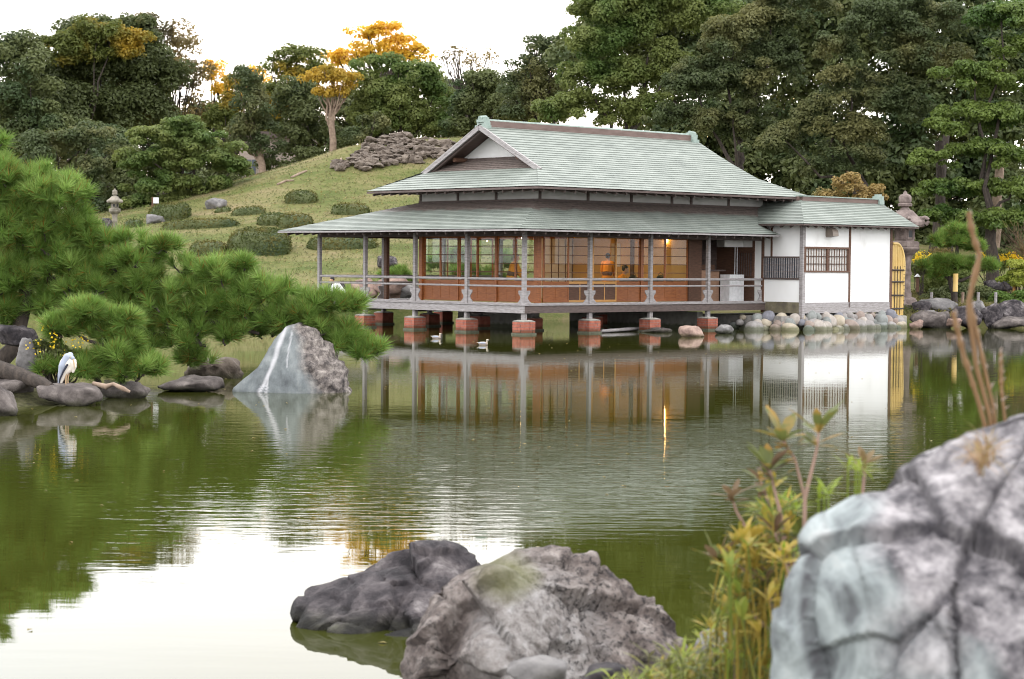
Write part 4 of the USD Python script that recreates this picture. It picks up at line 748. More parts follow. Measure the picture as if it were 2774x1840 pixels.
# bamboo screen
bs = thing('bamboo_screen', 'yellow bamboo sleeve fence with rounded top beside the white annexe wall', 'bamboo fence', uv(17.06, AV + .05), RZ)
sw = .80
def scr_top(x): return 3.12 - (0 if x < .3 else .95 * (1 - math.sqrt(max(0, 1 - ((x - .3) / .52) ** 2))))
for k in range(7):
    x = .07 + k * .105; put('bamboo_slat', MB().tube([(x, 0, .47), (x, 0, scr_top(x) - .03)], .05, 8), 'bamboo', bs, smooth=50)
edge = [(sw - .02, -.02, .46), (sw - .02, -.02, 2.3)] + [(.3 + (sw - .32) * math.cos(t), -.02, 2.3 + .84 * math.sin(t)) for t in np.linspace(.15, math.pi / 2, 10)] + [(.04, -.02, 3.15)]
put('border_roll', MB().tube(edge, .055, 10), 'bamboo', bs, smooth=50)
for z in np.arange(.6, 2.4, .14): put('binding', MB().tube([(sw - .03, -.02, z), (sw - .03, -.02, z + .012)], .0575, 10), 'binding', bs)
for z in (.72, 1.22, 1.72, 2.16): put('batten', MB().tube([(-.05, -.075, z), (sw - .1, -.075, z)], .028, 8), 'binding', bs)
for x in (.17, .33, .5): put('upright_batten', MB().tube([(x, -.06, .5), (x, -.06, 2.3)], .014, 6), 'binding', bs)
put('side_post', MB().box(-.03, .03, -.04, .06, .4, 3.3), 'wood_brown', bs)

# ------------------------------------------------------------------ stone lanterns
def lantern(label, base, h, mat, rz=0, ornate=True):
    t = thing('stone_lantern', label, 'stone lantern', base, rz); s = h / 4.6
    def la(name, prof, k, rot=0, smooth=30): return put(name, MB().lathe([(r * s, z * s) for r, z in prof], k, rot=rot), mat, t, smooth=smooth)
    la('base', [(0, -.3), (.75, -.3), (.75, .18), (.62, .22), (.5, .42), (.36, .48), (0, .48)], 6)
    la('shaft', [(.30, .47), (.31, .6), (.27, .7), (.26, 1.3), (.30, 1.34), (.30, 1.44), (.26, 1.48), (.27, 1.98), (.33, 2.06), (.33, 2.1), (0, 2.1)], 20, smooth=True)
    la('platform', [(.30, 2.09), (.42, 2.14), (.60, 2.32), (.62, 2.36), (.62, 2.40), (.58, 2.42), (.60, 2.45), (.60, 2.6), (.52, 2.66), (0, 2.66)], 6, .3)
    fb = la('fire_box', [(.40, 2.65), (.40, 3.24), (0, 3.24)], 6, .3)
    for i in range(6):
        a = .3 + math.pi / 6 + i * math.pi / 3; r = .40 * math.cos(math.pi / 6) * s
        o = np.array([math.cos(a) * r, math.sin(a) * r, 2.94 * s]); ax = np.array([-math.sin(a), math.cos(a), 0]); n = np.array([math.cos(a), math.sin(a), 0])
        w, hh, b = .15 * s, .22 * s, .03 * s
        m = MB()
        for q in (([(-w, -hh), (w, -hh), (w, -hh + b), (-w, -hh + b)]), ([(-w, hh - b), (w, hh - b), (w, hh), (-w, hh)]), ([(-w, -hh + b), (-w + b, -hh + b), (-w + b, hh - b), (-w, hh - b)]), ([(w - b, -hh + b), (w, -hh + b), (w, hh - b), (w - b, hh - b)])):
            m.poly(q, .03 * s, o + n * .012 * s, ax)
        put('panel_frame', m, mat, fb)
        if i % 2 == 0 or not ornate: put('dark_plate', MB().poly([(-w * .6, -hh * .6), (w * .6, -hh * .6), (w * .6, hh * .6), (-w * .6, hh * .6)], .012 * s, o + n * .002 * s, ax), 'black_thing', fb)  # black plate on solid stone, its colour standing for the shade inside
        else: put('carving', MB().tube([o + n * .012 * s + ax * (w * .5 * math.cos(q)) * (1 - q / 9) + np.array([0, 0, hh * .5 * math.sin(q)]) * (1 - q / 9) for q in np.linspace(0, 7, 16)], .018 * s, 6), mat, fb)
    # roof with six curled corners
    k = 48; a = np.linspace(0, 2 * math.pi, k, endpoint=False); hexr = math.cos(math.pi / 6) / np.cos((a - .3) % (math.pi / 3) - math.pi / 6); cor = np.clip((hexr - .866) / .134, 0, 1) ** 2
    v = []
    prof = [(.42, 3.24, 0), (.80, 3.20, .5), (.86, 3.28, 1), (.84, 3.40, 1), (.68, 3.50, .5), (.52, 3.66, 0), (.34, 3.84, 0), (.2, 3.9, 0), (0, 3.91, 0)]
    for r, z, c_ in prof: v.append(np.column_stack([r * hexr * np.cos(a), r * hexr * np.sin(a), z + .10 * cor * c_]) * s)
    rf = put('roof', MB().add(np.vstack(v), [(i * k + j, i * k + (j + 1) % k, (i + 1) * k + (j + 1) % k, (i + 1) * k + j) for i in range(len(prof) - 1) for j in range(k)]), mat, t, smooth=35)
    if ornate:
        for i in range(6):
            q = .3 + i * math.pi / 3; d = np.array([math.cos(q), math.sin(q), 0])
            put('corner_scroll', MB().tube([d * (.80 + .16 * math.cos(w)) * s + np.array([0, 0, (3.44 + .14 * math.sin(w)) * s]) for w in np.linspace(-1.2, 3.6, 10)], .07 * s, 8), mat, rf, smooth=50)
    la('neck', [(.2, 3.9), (.15, 3.96), (.15, 4.0), (.27, 4.02), (.28, 4.10), (.25, 4.14), (0, 4.14)], 18)
    la('finial', [(.19, 4.13), (.25, 4.2), (.25, 4.38), (.20, 4.46), (.09, 4.5), (.07, 4.56), (.03, 4.62), (0, 4.63)], 18, smooth=True)
b = at(2085, 760, 79.0); b[2] = gz(b[0], b[1])
top = at(2081, 442, 79.0)
lantern('tall pinkish stone lantern with curled roof corners behind the white annexe', (b[0], b[1], b[2]), top[2] - b[2], 'lantern_stone', 12)
b = at(265, 545, 98.0); b[2] = gz(b[0], b[1]); top = at(264, 436, 98.0)
lantern('small grey stone lantern on the lawn behind the pine at the left', (b[0], b[1], b[2]), top[2] - b[2], 'lantern_grey', 40, False)

# ------------------------------------------------------------------ foliage
def unit(n, rng):
    p = rng.normal(size=(n, 3)); return p / np.linalg.norm(p, axis=1, keepdims=True)
def leaf_quads(P, N, size, rng, aspect=.55, fold=.18):
    n = len(P); N = N / (np.linalg.norm(N, axis=1, keepdims=True) + 1e-9)
    t = np.cross(N, unit(n, rng)); t /= np.linalg.norm(t, axis=1, keepdims=True) + 1e-9; b = np.cross(N, t)
    s = (size * rng.uniform(.7, 1.3, n))[:, None]
    v = np.stack([P - t * s * .5, P + b * s * aspect * .5 + N * s * fold * .5, P + t * s * .5, P - b * s * aspect * .5 + N * s * fold * .5], 1).reshape(-1, 3)
    i = np.arange(n)[:, None] * 4
    return v.astype(np.float32), np.vstack([i + [0, 1, 2], i + [0, 2, 3]]) if False else np.stack([i + [0, 1, 2], i + [0, 2, 3]], 1).reshape(-1, 3)
DENS = 2.0
def foliage(masses, leaf, dens, rng, K=14, sub=.42, flat=.75, up=.5, spread=(.5, .95), keep=.12):
    dens = dens * DENS
    """leaf faces in clumps through the volume of each mass (centre, radii)"""
    PP, NN = [], []
    centres = []
    for c, rad in masses:
        c, rad = np.asarray(c), np.asarray(rad); d = unit(K, rng); d[:, 2] = np.where(d[:, 2] < -.55, -d[:, 2], d[:, 2])
        q = c + d * rad * rng.uniform(*spread, (K, 1)); q = np.vstack([q, c[None]])
        rs = sub * rad.mean() * rng.uniform(.65, 1.25, K + 1)
        for p, r in zip(q, rs):
            n = int(dens * 4 * math.pi * r * r / leaf ** 2); e = unit(n, rng)
            pt = p + e * [r, r, r * flat] * (rng.uniform(.35, 1.08, (n, 1)) ** .5)
            ok = (e[:, 2] > -.5) | (rng.random(n) < keep * 3)
            PP.append(pt[ok]); NN.append((e * .7 + [0, 0, up] + unit(n, rng) * .7)[ok]); centres.append(p)
    P, N = np.vstack(PP), np.vstack(NN)
    return P, N, centres
NTRI = 0
def limb(mb, a, b, r0, r1, rng, k=7, wob=.06):
    a, b = np.asarray(a, float), np.asarray(b, float); n = 7; t = np.linspace(0, 1, n)[:, None]
    d = np.linalg.norm(b - a); p = a + (b - a) * t + rng.normal(0, wob * d * .5, (n, 3)) * np.sin(t * math.pi) + np.array([0, 0, -.08 * d]) * np.sin(t * math.pi)
    mb.tube(p, np.linspace(r0, r1, n), k)
def tree(name, label, masses, Y, mat, leaf=.24, dens=2.0, seed=0, group=None, K=14, sub=.42, flat=.75, trunk=None, barkm='bark', tr=.3, cat='tree', limbs=6, forks=6, spread=(.5, .95), dy=.8, up=.5, keep=.12, aspect=.55, base=None):
    """masses: (x, y, rx, ry[, shift in depth]) of the crown's lobes in measured units at distance Y"""
    rng = np.random.default_rng(seed); ms = []
    for q in masses:
        x, y, rx, ry = q[:4]; D = Y + (q[4] if len(q) > 4 else 0); k = mpp(D)
        ms.append((at(x, y, D), (rx * k, min(rx, ry * 1.6) * k * dy, ry * k)))
    P, N, cen = foliage(ms, leaf, dens, rng, K, sub, flat, up, spread, keep)
    lo = min(q[0][2] - q[1][2] for q in ms); cx = np.mean([q[0][0] for q in ms]); cy = np.mean([q[0][1] for q in ms])
    if trunk is not None: b = at(trunk[0], trunk[1], Y)
    else: b = np.array([cx, cy + .3, 0])
    b[2] = gz(b[0], b[1]) - .15
    if base is not None: b[2] = base
    t = thing(name, label, cat, b, 0, group)
    mb = MB(); ctop = np.array([cx, cy, np.mean([q[0][2] for q in ms])]); fork = b + (ctop - b) * .55; fork[:2] = b[:2] * .5 + ctop[:2] * .5
    if trunk is not None and len(trunk) > 2: fork = at(trunk[2], trunk[3], Y)
    limb(mb, b, fork, tr, tr * .7, rng, 9, .03)
    put('trunk', MB().add(mb.mesh()[0] - b, mb.mesh()[1]), barkm, t, smooth=60)
    mb = MB(); sel = rng.permutation(len(cen))[:limbs]
    for i in sel: limb(mb, fork - [0, 0, rng.uniform(0, .1) * (fork[2] - b[2])], cen[i], tr * .3, tr * .06, rng, 5)
    for i in rng.permutation(len(ms))[:forks]: limb(mb, b + (fork - b) * rng.uniform(.55, 1), ms[i][0], tr * .36, tr * .1, rng, 6, .1)
    put('limbs', MB().add(mb.mesh()[0] - b, mb.mesh()[1]), barkm, t, smooth=60)
    v, f = leaf_quads(P, N, leaf, rng, aspect)
    global NTRI; NTRI += len(f)
    put('crown', (v - b.astype(np.float32), f), mat, t)
    return t
# ------------------------------------------------------------------ trees, left and middle background
G1 = None
tree('broadleaf_tree', 'big domed tree with a golden patch near its top at the left skyline', [(240, 140, 120, 75), (150, 190, 100, 70, 1), (330, 160, 90, 80), (220, 90, 110, 50), (300, 75, 75, 40), (190, 260, 130, 70, -2), (100, 250, 80, 80), (310, 260, 110, 70), (390, 200, 60, 70)], 135, 'leaf_mixed', 0.272, 1.25, 1, K=17, tr=.3, sub=.42, flat=.75)
tree('broadleaf_tree', 'brownish thin crown with sky gaps, right half of the domed tree group', [(420, 130, 55, 60), (380, 85, 70, 45), (455, 190, 48, 60), (440, 260, 60, 45), (350, 60, 60, 28), (380, 170, 70, 45)], 137, 'leaf_brown', 0.24, .48, 2, K=16, sub=.4, limbs=24, flat=.7, tr=.25)
tree('golden_tree', 'golden crown lit at the upper left of the domed tree', [(215, 80, 95, 30), (130, 105, 50, 26), (275, 120, 60, 22), (220, 130, 80, 22), (220, 92, 95, 26), (140, 112, 55, 30), (290, 105, 45, 26), (190, 120, 60, 22), (250, 70, 60, 20), (110, 135, 40, 18), (320, 88, 40, 18), (170, 140, 50, 18)], 132, 'leaf_goldgreen', 0.24, 1.0, 3, K=12, sub=.45, flat=.8, limbs=1, forks=1)
tree('dark_tree', 'dark green tree at the left edge under the skyline', [(40, 160, 90, 70), (-30, 200, 90, 110), (60, 240, 90, 60), (120, 320, 90, 60), (20, 330, 90, 70), (230, 340, 90, 50)], 128, 'leaf_dark', 0.24, 1.5, 4)
tree('loose_tree', 'loose grey green shrubby tree behind the small lantern', [(130, 350, 90, 55), (210, 330, 70, 45), (90, 420, 80, 60), (200, 420, 80, 60), (150, 480, 100, 45)], 112, 'leaf_olive', 0.208, 1.5, 5, K=18, sub=.34)
tree('layered_tree', 'fresh green layered tree in front of the domed tree', [(420, 300, 50, 30), (370, 320, 70, 30), (480, 330, 80, 30), (350, 370, 80, 32), (450, 380, 100, 34), (540, 390, 40, 28), (360, 430, 90, 34), (470, 440, 90, 32), (400, 480, 90, 26), (320, 475, 60, 26), (430, 345, 80, 40, 1.5)], 110, 'leaf_green', 0.2, 1.7, 6, K=16, sub=.4, flat=.5, dy=1.2)
tree('dark_tree', 'dark low tree filling the gap behind the layered tree', [(300, 420, 70, 90), (330, 480, 70, 50), (260, 400, 60, 80), (500, 410, 45, 40), (520, 440, 40, 24), (460, 440, 60, 40), (230, 500, 70, 40), (545, 400, 40, 40), (540, 430, 40, 20)], 118, 'leaf_dark', 0.224, 1.6, 7)
tree('golden_tree', 'small yellow tree showing beside the domed tree skyline', [(500, 170, 32, 30), (520, 215, 36, 40), (485, 150, 20, 14)], 140, 'leaf_gold', 0.224, .9, 8, K=12, trunk=(520, 430))
tree('golden_tree', 'orange leaved tree peeking above the slim olive tree', [(590, 175, 42, 20), (620, 200, 22, 26), (560, 190, 30, 20)], 142, 'leaf_gold', 0.224, .7, 9, K=12, trunk=(600, 430))
tree('slim_tree', 'slim olive green tree with a bare pale trunk on the knoll side', [(570, 190, 42, 34), (575, 240, 58, 40), (590, 290, 62, 40), (560, 320, 50, 34), (610, 340, 45, 30)], 123, 'leaf_olive', 0.2, 1.25, 10, trunk=(606, 425, 598, 330), barkm='bark_pale', tr=.28, K=15)
tree('dark_tree', 'dark evergreen beside the slim olive tree', [(690, 210, 60, 46), (665, 260, 55, 50), (730, 270, 60, 50), (690, 310, 60, 40), (760, 320, 50, 36), (700, 350, 60, 26)], 126, 'leaf_dark', 0.216, 1.3, 11)
tree('golden_tree', 'yellowing tree with airy upper branches left of the golden crown', [(680, 122, 55, 20), (720, 130, 50, 22), (660, 145, 40, 16), (740, 160, 50, 24), (630, 138, 20, 10), (660, 170, 60, 30), (720, 180, 60, 30)], 131, 'leaf_goldgreen', 0.216, .9, 12, K=12, trunk=(700, 400, 695, 220))
tree('golden_tree', 'broad olive gold tree joining the domed tree to the slim olive tree', [(545, 200, 40, 30), (600, 215, 50, 36), (640, 250, 40, 40), (530, 260, 50, 40), (580, 290, 60, 40), (500, 280, 40, 40)], 133, 'leaf_goldgreen', .22, 1.3, 21, trunk=(560, 430))
tree('maple', 'small amber maple with a forked bare trunk on the knoll', [(770, 190, 52, 22), (755, 215, 40, 18), (795, 175, 40, 20), (765, 165, 36, 16), (735, 180, 40, 20), (780, 215, 40, 16)], 122, 'leaf_lit', 0.192, 1.0, 13, trunk=(770, 385, 764, 262), barkm='bark_pale', tr=.26, K=12, limbs=14)
tree('golden_tree', 'tall golden yellow tree at the middle of the skyline', [(850, 80, 50, 20), (890, 75, 55, 22), (930, 100, 55, 18), (960, 112, 35, 14), (860, 118, 70, 24), (780, 130, 50, 18), (960, 130, 50, 20), (810, 140, 50, 20), (920, 130, 50, 18)], 134, 'leaf_gold', 0.24, .8, 14, K=16, flat=.6, trunk=(890, 400, 885, 190), tr=.35, limbs=24)
tree('round_tree', 'rounded dark green tree left of the roof peak', [(880, 160, 70, 34), (850, 210, 60, 40), (960, 190, 70, 50), (910, 250, 90, 50), (1000, 230, 50, 50), (830, 265, 40, 40), (970, 290, 70, 34), (880, 300, 60, 34), (1020, 290, 50, 40)], 124, 'leaf_green', 0.216, 1.5, 15, K=15, tr=.4)
tree('olive_tree', 'small olive tree on the knoll crest behind the outcrop', [(860, 290, 40, 30), (830, 310, 36, 26)], 120, 'leaf_olive', 0.192, 1.3, 16)
tree('bare_tree', 'thin half bare tree against the sky right of the golden crown', [(1040, 140, 40, 26), (1090, 150, 40, 24), (1060, 120, 40, 14), (1130, 140, 30, 26)], 132, 'leaf_brown', 0.176, .16, 17, K=14, limbs=40, trunk=(1080, 400, 1075, 230), tr=.2)
tree('round_tree', 'green rounded tree just above the left end of the roof', [(1100, 190, 46, 30), (1130, 220, 70, 50), (1080, 260, 50, 50), (1150, 280, 60, 40), (1060, 300, 50, 30)], 122, 'leaf_dark', 0.208, 1.5, 18, K=15)
tree('sparse_tree', 'sparse topped olive tree between the roof peak and the large camphor', [(1240, 110, 36, 30), (1215, 160, 46, 36), (1265, 150, 50, 46), (1200, 210, 60, 40), (1260, 220, 60, 50), (1200, 270, 60, 40), (1290, 120, 30, 40)], 118, 'leaf_olive', 0.192, .95, 19, K=15, limbs=26)
tree('dark_tree', 'low dark shrubbery along the crest behind the knoll', [(640, 390, 60, 26), (720, 365, 50, 26), (780, 340, 40, 24), (1000, 320, 80, 20), (1120, 320, 90, 30)], 124, 'leaf_dark', 0.208, 1.3, 20, tr=.15)
# trees on the right
CAM1 = [(1430, 30, 90, 60), (1380, 100, 80, 60), (1480, 90, 80, 70), (1560, 40, 80, 70), (1350, 180, 70, 50), (1440, 190, 90, 60), (1530, 160, 70, 60), (1330, 250, 70, 45), (1420, 270, 80, 40), (1270, 265, 50, 34), (1360, 20, 50, 40), (1480, -50, 150, 50), (1640, 30, 70, 60), (1500, 250, 60, 50)]
tree('camphor_tree', 'large bright green camphor tree rising behind the main roof', CAM1, 95, 'leaf_green', 0.168, 1.5, 30, K=22, sub=.38, limbs=3, forks=2, tr=.4, flat=.7)
CAM2 = [(1700, 90, 95, 55), (1640, 170, 70, 45), (1780, 60, 90, 50), (1580, 200, 70, 45), (1700, 200, 80, 50), (1560, 275, 80, 40), (1660, 290, 80, 40), (1770, 170, 80, 70), (1800, 120, 60, 40), (1850, -10, 100, 50), (1730, 270, 60, 45)]
tree('camphor_tree', 'olive camphor tree with bunched foliage behind the ridge of the main roof', CAM2, 90, 'leaf_olive', 0.152, 1.45, 31, K=22, sub=.38, limbs=2, forks=2, tr=.4, flat=.65)
CAM3 = [(1960, 190, 75, 38), (1900, 250, 70, 38), (2010, 240, 80, 42), (2080, 120, 80, 60), (2150, 60, 90, 60), (2180, 150, 80, 50), (2080, 205, 60, 36), (2000, 380, 50, 40), (1900, 390, 60, 30), (1990, 300, 60, 40), (1860, 300, 90, 38), (1780, 340, 80, 36), (1960, 330, 60, 60), (2000, 60, 70, 40), (2090, 260, 70, 40), (1930, 110, 60, 34), (2060, 20, 100, 40)]
tree('camphor_tree', 'dark bunched camphor tree above the right end of the roof', CAM3, 88, 'leaf_olive', 0.152, 1.3, 32, K=22, sub=.38, limbs=2, forks=2, tr=.35, flat=.65)
TIER = [(2310, 40, 120, 34), (2360, 110, 110, 30), (2250, 170, 90, 28), (2330, 200, 120, 30), (2230, 260, 80, 26), (2330, 280, 120, 30), (2190, 300, 70, 24), (2260, 350, 100, 26), (2360, 370, 100, 28), (2150, 370, 70, 24), (2200, 440, 90, 24), (2320, 440, 110, 26), (2170, 500, 70, 22), (2270, 510, 100, 26), (2380, 500, 70, 30)]
tree('glossy_tree', 'glossy bright green tree in horizontal tiers at the right edge', TIER, 86, 'leaf_glossy', 0.168, 1.6, 33, K=20, sub=.38, flat=.5, limbs=2, forks=3, tr=.3, trunk=(2290, 640, 2290, 480), dy=1.3, barkm='bark')
for i, (lb, ms, Y) in enumerate([('dense dark wood filling the gaps behind the left skyline trees', [(80, 330, 180, 130), (300, 330, 170, 130), (480, 330, 110, 90), (250, 200, 150, 70), (560, 330, 90, 80), (150, 440, 160, 70), (420, 430, 160, 60)], 144), ('dense dark wood behind the middle trees and the knoll crest', [(700, 270, 110, 90), (900, 260, 140, 90), (1100, 260, 140, 80), (1250, 240, 90, 90), (640, 330, 90, 60), (780, 330, 110, 50)], 140), ('dense dark wood behind the camphor trees, right of the roof', [(1500, 150, 220, 200), (1750, 200, 220, 220), (1700, 0, 250, 150), (1600, 350, 250, 120), (1850, 380, 250, 120), (1450, 60, 120, 120), (1880, 120, 160, 120)], 108), ('dense dark wood behind the tiered tree at the right edge', [(2000, 200, 220, 230), (2250, 250, 220, 250), (2100, 0, 250, 150), (2000, 480, 250, 110), (2300, 480, 200, 110), (2060, 400, 150, 120), (1950, 420, 150, 100), (2320, 120, 150, 150), (2300, 350, 150, 150), (2150, 560, 150, 60), (2330, 570, 120, 60), (1800, 420, 120, 60), (2230, 470, 110, 70), (2260, 420, 90, 60)], 104)]):
    tree('wood', lb, ms, Y, 'leaf_dark', 0.336, 1.6, 40 + i, K=26, sub=.3, tr=.4)
for i, (x, y, Y, r, lb) in enumerate([(2195, 660, 90, .26, 'dark bare tree trunk standing right of the tall lantern'), (2292, 660, 89, .24, 'reddish dark tree trunk behind the yellow flowers'), (2150, 650, 95, .2, 'thin dark trunk in the shade beside the tall lantern')]):
    b = at(x, y, Y); b[2] = gz(b[0], b[1]) - .1; mb = MB(); limb(mb, (0, 0, 0), (rng.normal(0, .3), .2, 6.5), r, r * .8, np.random.default_rng(i), 9, .02)
    t = thing('tree', lb, 'tree', b); put('trunk', mb, 'bark_pale' if i == 1 else 'bark', t, smooth=60)
tree('golden_bush', 'tan and gold leaved bush above the annexe roof', [(1960, 430, 45, 34), (1905, 455, 36, 22), (2015, 450, 40, 26), (1965, 470, 80, 24)], 81, 'leaf_tan', .14, 1.2, 50, K=18, sub=.34, tr=.12, cat='bush', up=.7)
# ------------------------------------------------------------------ clipped shrubs on the lawn
def clipped(label, x, yb, w, h, dep=.7, seed=0, mat='leaf_clipped', group=None, tilt=0.0, Y0=80, sq=.55):
    c = hit(x, yb - 2, Y0, 118); k = mpp(c[1]); w, h = w * k, h * k; rng = np.random.default_rng(seed); d = w * dep
    u = trimesh.creation.icosphere(4, 1.0); v = np.array(u.vertices); s = np.sign(v) * np.abs(v) ** sq
    v = s * [w / 2, d / 2, h]; v[:, 2] = np.maximum(v[:, 2], -.4) ; v *= 1 + .06 * meshkit.fbm(v * 1.2 + seed, 3, seed)[:, None]
    gp = np.column_stack([v[:, 0] + c[0], v[:, 1] + c[1] + d * .4]); g = ground(gp[:, 0], gp[:, 1])
    core = np.column_stack([gp, g + np.maximum(v[:, 2], -.25)])
    t = thing('clipped_shrub', label, 'shrub', (c[0], c[1] + d * .4, c[2]), 0, group)
    o = np.array([c[0], c[1] + d * .4, c[2]])
    put('core', ((core - o) * [.97, .97, .95], u.faces), 'leaf_dark', t, smooth=True)
    tm = trimesh.Trimesh(core, u.faces, process=False); n = int(tm.area * 260)
    pts, fi = trimesh.sample.sample_surface(tm, n, seed=seed); N = tm.face_normals[fi]
    pts = pts + N * rng.normal(.0, .035, (n, 1))
    vv, ff = leaf_quads(pts, N * .8 + unit(n, rng) * .8, .11, rng, .6)
    put('crown', (vv - o.astype(np.float32), ff), mat, t)
SH = [('largest rounded brownish clipped shrub on the lower lawn', 594, 590, 140, 46, .7), ('long low clipped hedge seen through the veranda posts', 788, 578, 156, 24, .35), ('small clipped shrub highest on the open slope', 693, 472, 70, 22, .6), ('flat clipped shrub half hidden by the lower roof edge', 808, 498, 84, 20, .5), ('flat dark clipped shrub left of a pair on the slope', 632, 523, 76, 22, .6), ('flat dark clipped shrub right of the pair on the slope', 680, 530, 78, 28, .6),
      ('thin clipped row right of the lying grey rock', 572, 499, 74, 15, .35), ('shortest clipped row on the knoll shoulder', 513, 493, 36, 9, .4), ('long narrow clipped hedge beyond the pine', 460, 530, 170, 18, .18), ('big rounded clipped shrub at the far left of the lawn', 385, 512, 92, 34, .9), ('clipped shrub half covered by the pine, left of the largest shrub', 478, 592, 80, 26, .6), ('low clipped shrub beside the small lantern', 305, 528, 40, 16, .7)]
for i, (lb, x, y, w, h, d) in enumerate(SH): clipped(lb, x, y, w, h, d, 60 + i, group='clipped shrubs on the lawn')
# ------------------------------------------------------------------ right bank plants
def bush(name, label, masses, Y, mat, leaf, dens, seed, cat='bush', flat=.8, K=14, up=.6, aspect=.55):
    rng = np.random.default_rng(seed); ms = []
    for x, y, rx, ry in masses: k = mpp(Y); ms.append((at(x, y, Y), (rx * k, rx * k * .8, ry * k)))
    P, N, cen = foliage(ms, leaf, dens, rng, K, .45, flat, up)
    b = np.array([ms[0][0][0], ms[0][0][1], 0]); b[2] = gz(b[0], b[1]) - .05
    P[:, 2] = np.maximum(P[:, 2], b[2])
    t = thing(name, label, cat, b)
    mb = MB(); 
    for c_ in cen[::2]: limb(mb, (rng.normal(0, .05), rng.normal(0, .05), 0), c_ - b, .025, .008, rng, 5)
    put('stems', mb, 'bark', t, smooth=60)
    v, f = leaf_quads(P, N, leaf, rng, aspect); put('leaves', (v - b.astype(np.float32), f), mat, t)
    return t, ms, rng, b
bush('flowering_bush', 'broad green bush right of the bamboo screen', [(2150, 640, 60, 40), (2130, 660, 40, 30), (2200, 650, 50, 34)], 84, 'leaf_green', 0.096, 1.6, 80)
bush('flowering_bush', 'grey leaved shrub between the bush and the pruned pine', [(2165, 600, 50, 26), (2120, 610, 30, 20)], 86, 'leaf_brown', 0.088, 1.2, 81)
t, ms, r_, b = bush('flowering_bush', 'green bush covered in yellow flowers behind the pruned pine', [(2300, 610, 60, 30), (2340, 600, 40, 26), (2270, 620, 40, 28)], 87, 'leaf_green', 0.096, 1.5, 82)
def flowers(t, b, pts, seed, s=.09):
    r = np.random.default_rng(seed); P = np.array(pts) + r.normal(0, .12, (len(pts), 3)); v, f = leaf_quads(np.repeat(P, 5, 0) + r.normal(0, .04, (len(P) * 5, 3)), unit(len(P) * 5, r) + [0, -.6, .8], s, r, .8)
    put('blossom', (v - np.asarray(b, np.float32).astype(np.float32), f), 'petal_yellow', t)
flowers(t, b, [at(r_.uniform(2265, 2364), r_.uniform(588, 606), 86.2) for _ in range(120)], 1)
t, ms, r_, b = bush('flowering_bush', 'small dark bush with a few yellow flowers beside the lantern', [(2125, 615, 20, 14)], 83, 'leaf_dark', 0.088, 1.5, 83); flowers(t, b, [at(r_.uniform(2110, 2140), r_.uniform(592, 600), 83) for _ in range(26)], 2)
bush('dwarf_pine_bush', 'pale yellow green cloud pruned bush at the right edge', [(2355, 620, 40, 18), (2340, 640, 40, 16), (2365, 655, 40, 14)], 83, 'leaf_fresh', .12, 1.7, 84, flat=.6)
bush('dwarf_pine_bush', 'low green dwarf pine above the shore slab at the right edge', [(2335, 690, 50, 16), (2370, 700, 40, 14)], 80, 'dwarf_needle', .13, 1.7, 85, flat=.6)
bush('shrub', 'dark low shrub under the pruned pine', [(2255, 690, 50, 26), (2210, 680, 40, 26), (2170, 690, 40, 20)], 82, 'leaf_dark', 0.096, 1.5, 86)
# bare reddish shrub
b = at(2345, 600, 84); b[2] = gz(b[0], b[1]); t = thing('bare_shrub', 'leafless reddish twiggy shrub at the right edge', 'shrub', b); mb = MB(); r_ = np.random.default_rng(5)
for i in range(60):
    a = at(2375 + r_.normal(0, 10), 590 + r_.normal(0, 8), 84) - b; e = at(r_.uniform(2300, 2390), r_.uniform(505, 570), 84 + r_.normal(0, .6)) - b; limb(mb, a, e, .016, .006, r_, 4, .1)
limb(mb, at(2380, 600, 84) - b + [0, 0, -1], at(2376, 590, 84) - b, .08, .05, r_, 6)
put('twigs', mb, 'leaf_rust', t)
# ground cover and low fence on the right bank
r_ = np.random.default_rng(6); n = 26000
gx_, gy_ = r_.uniform(14.8, 34, n), r_.uniform(75.6, 86, n); gzv = ground(gx_, gy_); ok = gzv > .25
P = np.column_stack([gx_, gy_, gzv])[ok]; P[:, 2] += r_.uniform(.02, .22, len(P)); v, f = leaf_quads(P, unit(len(P), r_) + [0, -.3, .7], .17, r_, .35)
whole('ground_cover', (v, f), 'grass_blade', 'low green ground cover along the right bank', 'ground cover', kind='stuff')
for i, x in enumerate((2222, 2258, 2298, 2150)):
    b = at(x, 712, 79.2); b[2] = gz(b[0], b[1]); pl = ['short bamboo stake nearest the pruned pine', 'short bamboo stake behind the blurred reed', 'short bamboo stake above the wedge rock', 'short bamboo stake behind the broad flat rock'][i]
    whole('fence_stake', MB().tube([(0, 0, -.1), (0, 0, .62)], .06, 8), 'wood_grey' if i else 'bark_pale', pl, 'stake', 'stakes along the right bank', smooth=50, loc=b)
pr = [at(x, 705, 79.2) for x in (2150, 2222, 2258, 2298)]
mb = MB(); [mb.tube([a + (b_ - a) * q + np.array([0, 0, -.06 * math.sin(math.pi * q)]) for q in np.linspace(0, 1, 6)], .012, 5) for a, b_ in zip(pr[:-1], pr[1:])]
whole('fence_rope', mb, 'wood_dark', 'dark rope strung between the short stakes on the right bank', 'rope')
for lb, x, y, Y in (('small white capped marker post in the bush by the bamboo screen', 2118, 645, 82), ('small orange capped marker post on the dark stone at the right edge', 2342, 655, 83)):
    b = at(x, y, Y); m = thing('marker_post', lb, 'marker', b); put('post', MB().box(-.06, .06, -.06, .06, -.5, .1), 'wood_new' if x > 2200 else 'wood_brown', m); put('cap', MB().poly([(-.11, .1), (.11, .1), (0, .22)], .2, (0, 0, 0)), 'white_cloth', m)
